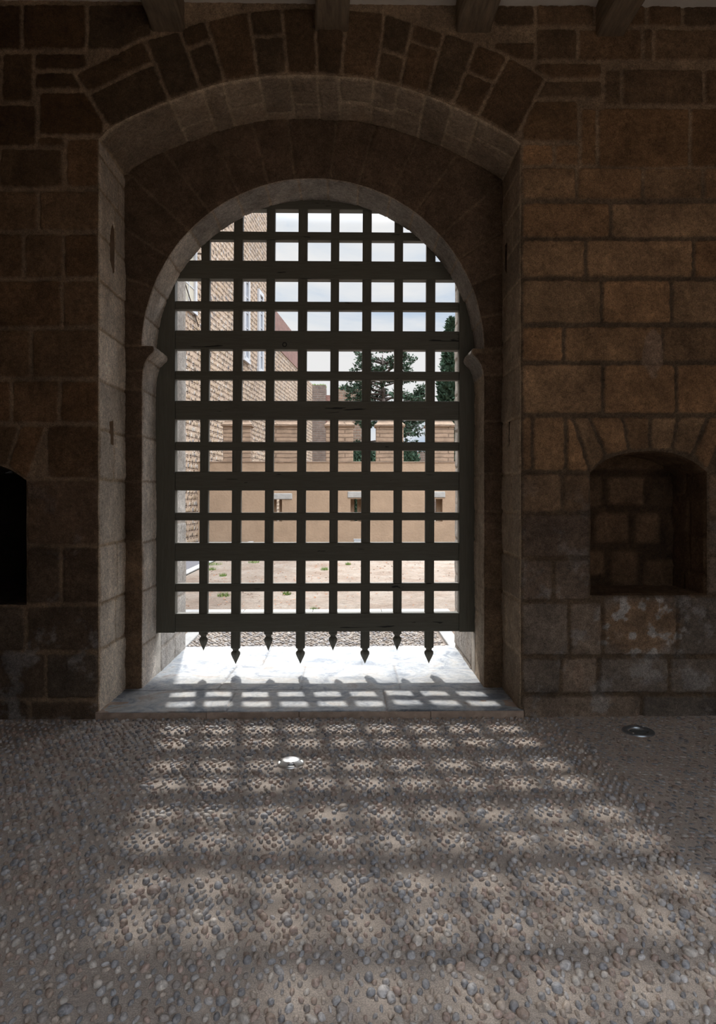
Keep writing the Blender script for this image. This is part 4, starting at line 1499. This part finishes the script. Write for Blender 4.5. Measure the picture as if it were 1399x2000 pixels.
# ------------------------------------------------------------------ trees
def blades(rs, pts, dirs, s0, s1, per, spread):
    """short needle sprays around the given points"""
    n = len(pts) * per
    P = np.repeat(np.array(pts), per, 0) + rs.normal(0, spread, (n, 3))
    D = np.repeat(np.array(dirs), per, 0) + rs.normal(0, .6, (n, 3))
    D /= np.linalg.norm(D, axis=1)[:, None]
    R = rs.normal(0, 1, (n, 3)); S = np.cross(D, R); S /= np.linalg.norm(S, axis=1)[:, None] + 1e-9
    L = rs.uniform(s0, s1, (n, 1)); w = L * .26
    V = np.stack([P - S * w * .5, P + D * L * .45 - S * w, P + D * L, P + D * L * .45 + S * w], 1).reshape(-1, 3)
    return V, np.arange(n * 4).reshape(-1, 4)


YTREE = 30.0


def conifer():
    rs = np.random.RandomState(21)
    base = at(752, 970, YTREE)
    X0 = base[0]
    root = empty('conifer_tree', (X0, YTREE, 0), 'dark green conifer with loose sagging branches rising behind the ochre wall', 'tree')
    ztop = at(752, 684, YTREE)[2]
    m = MB()
    prev = (0, 0, 0)
    for k in range(1, 9):
        t = k / 8
        cur = (.12 * math.sin(t * 5), .1 * math.cos(t * 4) - .1, ztop * .97 * t)
        m.tube(prev, cur, .2 * (1 - (k - 1) / 8) + .02, .2 * (1 - t) + .02, 8)
        prev = cur
    trunk = m.build('trunk', M_BARK, root, True)
    bm, pts, dirs = MB(), [], []

    def branch(p, d, L, r, lev):
        n = max(int(L / .22), 2)
        q = np.array(p, float); d = np.array(d, float)
        for k in range(n):
            d2 = d + rs.normal(0, .12, 3) + np.array([0, 0, .05 * (k / n) - .02])
            d2 /= np.linalg.norm(d2)
            nx = q + d2 * L / n
            bm.tube(q, nx, r * (1 - k / n) + .004, r * (1 - (k + 1) / n) + .004, 5)
            if lev == 0 and k > n * .15 and rs.rand() < .95:
                for sgn in (-1, 1):
                    if rs.rand() < .6:
                        s = np.cross(d2, (0, 0, 1)) * sgn
                        dd = d2 * .7 + s * rs.uniform(.4, 1) + np.array([0, 0, rs.uniform(-.2, .5)])
                        branch(nx, dd / np.linalg.norm(dd), L * rs.uniform(.25, .42) * (1.1 - k / n * .6), r * .45, 1)
            if lev == 1 or k > n * .3:
                pts.append(q + (nx - q) * rs.rand()); dirs.append(d2)
                pts.append(nx); dirs.append(d2)
            q, d = nx, d2
    # silhouette measured from the photograph: half widths (left, right) at heights
    prof = [(684, 14, 12), (700, 50, 50), (715, 62, 66), (735, 72, 60), (755, 82, 76), (775, 86, 82), (795, 80, 84), (820, 66, 82), (845, 70, 80), (870, 62, 50), (895, 50, 30)]
    sc_ = YTREE / F
    for (py, lw, rw) in prof:
        z = at(752, py, YTREE)[2]
        for j in range(8):
            a = rs.uniform(0, 2 * PI)
            if j == 0: a = PI + rs.uniform(-.3, .3)
            if j == 1: a = rs.uniform(-.3, .3)
            wd = (lw if math.cos(a) < 0 else rw) * sc_ * rs.uniform(.75, 1.05)
            L = wd if abs(math.cos(a)) > .5 else wd * .9
            up = rs.uniform(.05, .45)
            d = np.array([math.cos(a), math.sin(a), up]); d /= np.linalg.norm(d)
            branch((0, 0, z - L * up * .8), d, L, .035 + L * .01, 0)
    bm.build('branches', M_BARK, root, True)
    V, Fq = blades(rs, pts, dirs, .07, .17, 7, .045)
    raw_mesh('foliage', V, Fq, M_NEEDLE, root, smooth=False)


conifer()


def cypress(x, y, h, r, label):
    rs = np.random.RandomState(8)
    root = empty('cypress_tree', (x, y, 0), label, 'tree')
    m = MB(); m.tube((0, 0, 0), (0, 0, h * .9), .14, .02, 8); m.build('trunk', M_BARK, root, True)
    n = 9000
    z = rs.uniform(.3, h, n)
    prof = r * np.minimum(1, (h - z) / 2.2 + .08) * (1 + .18 * np.sin(z * 2.3) * 1)
    a = rs.uniform(0, 2 * PI, n)
    rad = prof * np.sqrt(rs.uniform(.45, 1.15, n)) * (1 + .15 * np.sin(a * 5 + z * 3))
    P = np.stack([rad * np.cos(a), rad * np.sin(a), z], 1)
    D = np.stack([.35 * np.cos(a), .35 * np.sin(a), 0 * a + 1], 1)
    V, Fq = blades(rs, P, D, .1, .3, 3, .03)
    raw_mesh('foliage', V, Fq, M_CYPRESS, root, smooth=False)


cx = at(882, 900, 30)[0]
cypress(cx, 30.0, at(880, 628, 30)[2], .37, 'tall narrow dark green cypress seen at the right jamb of the gate')


def shrub(px, y, w, h, label, seed):
    rs = np.random.RandomState(seed)
    root = empty('shrub', (at(px, 900, y)[0], y, 0), label, 'shrub')
    m = MB()
    for k in range(5): m.tube((0, 0, 0), (rs.uniform(-w, w) * .5, rs.uniform(-.4, .4), h * .7), .05, .015, 5)
    m.build('stems', M_BARK, root, True)
    n = 3500
    P = rs.normal(0, 1, (n, 3)); P /= np.linalg.norm(P, axis=1)[:, None]
    P *= rs.uniform(.5, 1, (n, 1)) ** .5 * np.array([w, w * .7, h * .5]) ; P[:, 2] += h * .52
    V, Fq = blades(rs, P, P * .3 + np.array([0, 0, .5]), .08, .2, 3, .05)
    raw_mesh('foliage', V, Fq, M_CYPRESS, root, smooth=False)


shrub(712, 27.5, .7, 3.5, 'dark green shrub showing in the crenel left of the conifer', 31)
shrub(800, 27.5, .45, 3.45, 'dark green shrub showing low in the crenel right of the conifer', 32)

# ------------------------------------------------------------------ sky and sun
w = bpy.data.worlds.new('sky'); sc.world = w
w.use_nodes = True
nt = w.node_tree
bg = nt.nodes['Background']
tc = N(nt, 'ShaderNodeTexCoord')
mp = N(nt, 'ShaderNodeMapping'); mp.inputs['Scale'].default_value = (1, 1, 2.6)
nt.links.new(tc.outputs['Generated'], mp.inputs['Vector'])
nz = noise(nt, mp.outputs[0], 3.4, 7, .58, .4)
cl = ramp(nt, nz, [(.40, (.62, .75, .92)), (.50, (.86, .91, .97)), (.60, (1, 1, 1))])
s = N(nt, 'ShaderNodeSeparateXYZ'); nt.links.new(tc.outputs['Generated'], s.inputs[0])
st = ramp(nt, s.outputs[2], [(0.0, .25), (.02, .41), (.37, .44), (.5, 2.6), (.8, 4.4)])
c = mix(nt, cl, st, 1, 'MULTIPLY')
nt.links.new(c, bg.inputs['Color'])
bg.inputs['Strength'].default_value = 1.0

sun = bpy.data.lights.new('sun', 'SUN')
sun.energy = 1.9
sun.angle = math.radians(2.0)
sun.color = (1, .96, .9)
so = bpy.data.objects.new('sun', sun); C.objects.link(so)
from mathutils import Vector
so.rotation_euler = Vector((.169, -1, -.985)).to_track_quat('-Z', 'Y').to_euler()
